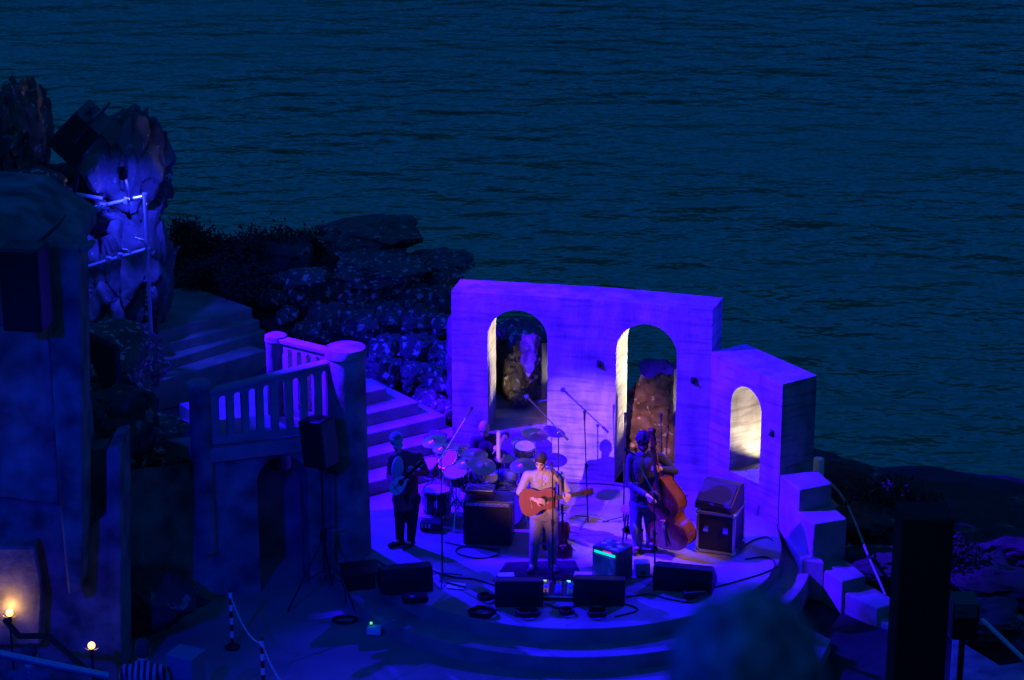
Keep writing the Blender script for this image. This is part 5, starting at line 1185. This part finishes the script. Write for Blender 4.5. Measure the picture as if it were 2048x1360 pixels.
person('player in dark red jacket and black trousers looking down, left of the drums', V(P(812, 1094).x, Y, 0), J, (.28, -.80, -.42), (0, -.3, 1),
       dict(shirt=mat('dark_red_jacket', (.34, .06, .07), .9, bump=1.0, bscale=14), jacket=True, sleeve=1.0, hem=.10, fat=1.08, trousers=mat('black_jeans', (.012, .012, .014), .9), hair=(mat('grey_hair', (.2, .19, .19), .8), 1.0, 0.0), shoes=M['black']),
       [(J['wr'][0], (.35, -.1, -.8), (.5, .6, 0), .5, 1), (J['wr'][1], (-.2, -.5, .6), (0, .8, .3), 1.1, -1)], extra=capf)

# drummer: shaved head, black t-shirt, seated
Y = 31.45
J = jy(Y, head=(968, 856, -.05), neck=(974, 874), chest=(978, 895), pelvis=(980, 950, .1), sh=[(950, 882), (1004, 876)], el=[(940, 912, -.1), (1012, 870, -.06)],
       wr=[(948, 918, -.32), (1000, 892, -.28)], hip=[(968, 952, .05), (994, 952, .05)], kn=[(940, 955, -.5), (1024, 948, -.5)], an=[(942, 1010, -.45), (1022, 1010, -.45)])
J['an'] = [V(p.x, p.y, .09) for p in J['an']]; J['toe'] = [V(-.04, -.15, 0), V(.04, -.15, 0)]
person('drummer with a shaved head in a black t-shirt, seated behind the kit', V(P(980, 1000).x, Y, 0), J, (-.18, -.85, -.42), (0, -.2, 1),
       dict(shirt=mat('black_tshirt', (.012, .012, .014), .9), sleeve=.3, trousers=DENIM, hair=None),
       [(J['wr'][0], (.2, -.7, -.1), (0, -.1, -1), 1.0, 1), (J['wr'][1], (-.5, -.6, .1), (0, -.1, -1), 1.0, -1)])
for lab, p, q in (("drum stick in the drummer's left side hand", J['wr'][0] + V(.03, -.06, -.02), PY(935, 935, 30.75)), ("drum stick in the drummer's raised right side hand", J['wr'][1] + V(-.05, -.05, 0), PY(985, 908, 30.9))):
    b = MB(); b.tube(p, q, .008, .005, 8); tag(b.build('drum_stick', mat('hickory', (.55, .40, .22), .5), smooth=True), lab, 'drum stick')
b = MB(); b.tube(PY(997, 862, 31.0), PY(997, 925, 31.0), .030, n=16); o = b.build('upright_tube', mat('pale_tube', (.55, .52, .52), .5), smooth=True); tag(o, 'pale upright tube standing before the drummer', 'tube')
b = MB(); b.tube(V(PY(997, 925, 31.0).x, 31.0, .0), PY(997, 926, 31.0), .012); b.lathe([(.12, 0), (.12, .02), (.02, .04)], 18, Matrix.Translation((PY(997, 925, 31).x, 31.0, 0))); tag(b.build('tube_stand', M['steel'], smooth=True), 'slim stand under the pale upright tube', 'stand')

# bassist: curly dark hair, beard, dark jacket
Y = 29.62
J = jy(Y, head=(1286, 884, -.06), neck=(1290, 906), chest=(1288, 930), pelvis=(1284, 1000, .05), sh=[(1262, 916), (1322, 916)], el=[(1258, 968, -.05), (1350, 942, -.10)],
       wr=[(1296, 992, -.36), (1322, 938, -.28)], hip=[(1274, 1008, .03), (1298, 1010, .03)], kn=[(1270, 1058, -.10), (1302, 1062, .05)], an=[(1276, 1112, -.06), (1300, 1108, .1)])
J['an'] = [V(p.x, p.y, .09) for p in J['an']]; J['toe'] = [V(-.05, -.15, 0), V(.06, -.14, 0)]
person('bassist with curly dark hair, beard and dark jacket, behind the double bass', V(P(1286, 1110).x, Y, 0), J, (.05, -.93, -.25), (0, -.1, 1),
       dict(shirt=mat('navy_jacket', (.022, .028, .05), .85, bump=1.0, bscale=14), jacket=True, sleeve=.98, hem=.06, trousers=DENIM, hair=(HAIR, 1.14, .01), curl=1.6, beard=HAIR, glasses=True),
       [(J['wr'][0], (.6, -.4, -.6), (.4, .6, 0), .6, 1), (J['wr'][1], (-.75, -.3, .2), (-.2, .6, -.1), .9, -1)])

# audience: seated figures in the lower left corner and a head close to the camera
def seated(label, cx, cy, Y, shirt, hair, curl=.6):
    """seen from behind, looking at the stage (+Y)"""
    hp = PY(cx, cy, Y); g = hp.z - 1.22
    J = dict(head=hp, neck=hp + V(0, -.06, -.14), chest=hp + V(0, -.10, -.32), pelvis=hp + V(0, -.16, -.74), sh=[hp + V(-.19, -.08, -.22), hp + V(.19, -.08, -.22)],
             el=[hp + V(-.27, .04, -.46), hp + V(.27, .04, -.46)], wr=[hp + V(-.16, .28, -.55), hp + V(.16, .28, -.55)], hip=[hp + V(-.1, -.14, -.76), hp + V(.1, -.14, -.76)],
             kn=[hp + V(-.13, .3, -.72), hp + V(.13, .3, -.72)], an=[hp + V(-.13, .32, -1.13), hp + V(.13, .32, -1.13)], toe=[V(0, .15, 0), V(0, .15, 0)])
    r_ = person(label, V(hp.x, hp.y, g), J, (0.05, 1, -.12), (0, .1, 1), dict(shirt=shirt, trousers=DENIM, hair=hair, fat=1.05, curl=curl),
           [(J['wr'][0], (.3, 1, 0), (0, 0, -1), .5, 1), (J['wr'][1], (-.3, 1, 0), (0, 0, -1), .5, -1)])
    st = thing('bench', 'low concrete bench under the ' + label.split(' in ')[0].split(' with ')[0] + (' in the striped top' if 'striped' in label else ' at far left' if 'far left' in label else ' close to the camera'), 'bench', V(hp.x, hp.y - .16, g))
    b = MB(); b.box(V(hp.x, hp.y - .18, g + .30), (.7, .42, .10)); b.build('seat', M['step'], st, bevel=.01)
    b = MB(); b.box(V(hp.x, hp.y - .18, g - .10), (.6, .34, .69)); b.build('base', M['step'], st)
    return hp
seated('person in a striped top seated in the lower left, seen from behind', 286, 1298, 24.0, mat('striped_top', (.34, .34, .40), .9, stripes=('X', 4.5, (.015, .015, .03))), (mat('dull_hair', (.06, .05, .05), .8), 1.05, .01))
seated('person in plain dark top seated at far left below the niche', 60, 1310, 23.6, mat('plain_top', (.10, .10, .14), .9), (mat('dull_hair', (.06, .05, .05), .8), 1.05, .01))
Yh = 3.05; hp = seated('person with a big head of curly hair close to the camera, lower right', 1490, 1398, Yh, mat('dark_coat', (.05, .05, .06), .9), (mat('curly_hair', (.07, .07, .07), .8, col2=(.34, .33, .33), scale=26), 1.10, .01), 2.2)
rnd = random.Random(12); b = MB()
for _ in range(2600):
    d = V(rnd.gauss(0, 1), rnd.gauss(0, 1), rnd.gauss(0, 1)).normalized()
    if d.y > .55 and d.z < .2: continue
    p = hp + V(d.x * .098, d.y * .108 - .012, d.z * .10 + .03) ; t = d.orthogonal().normalized(); t = Matrix.Rotation(rnd.uniform(0, 6.28), 3, d) @ t; L = rnd.uniform(.012, .03)
    pts = [p + d * (.016 * math.sin(k * 1.1) + .006) + t * L * (k / 4 - .5) + d.cross(t) * .006 * math.cos(k * 1.5) for k in range(5)]
    for k in range(4):
        a, c = pts[k], pts[k + 1]; w_ = d.cross((c - a)).normalized() * .0022; b._add([a - w_, a + w_, c + w_, c - w_], [(0, 1, 2, 3)])
for o in bpy.data.objects:
    if o.get('label', '').startswith('person with a big head'):
        hc = b.build('curls', mat('curly_hair', (.07, .07, .07), .8, col2=(.34, .33, .33), scale=26), o); hc['kind'] = 'stuff'
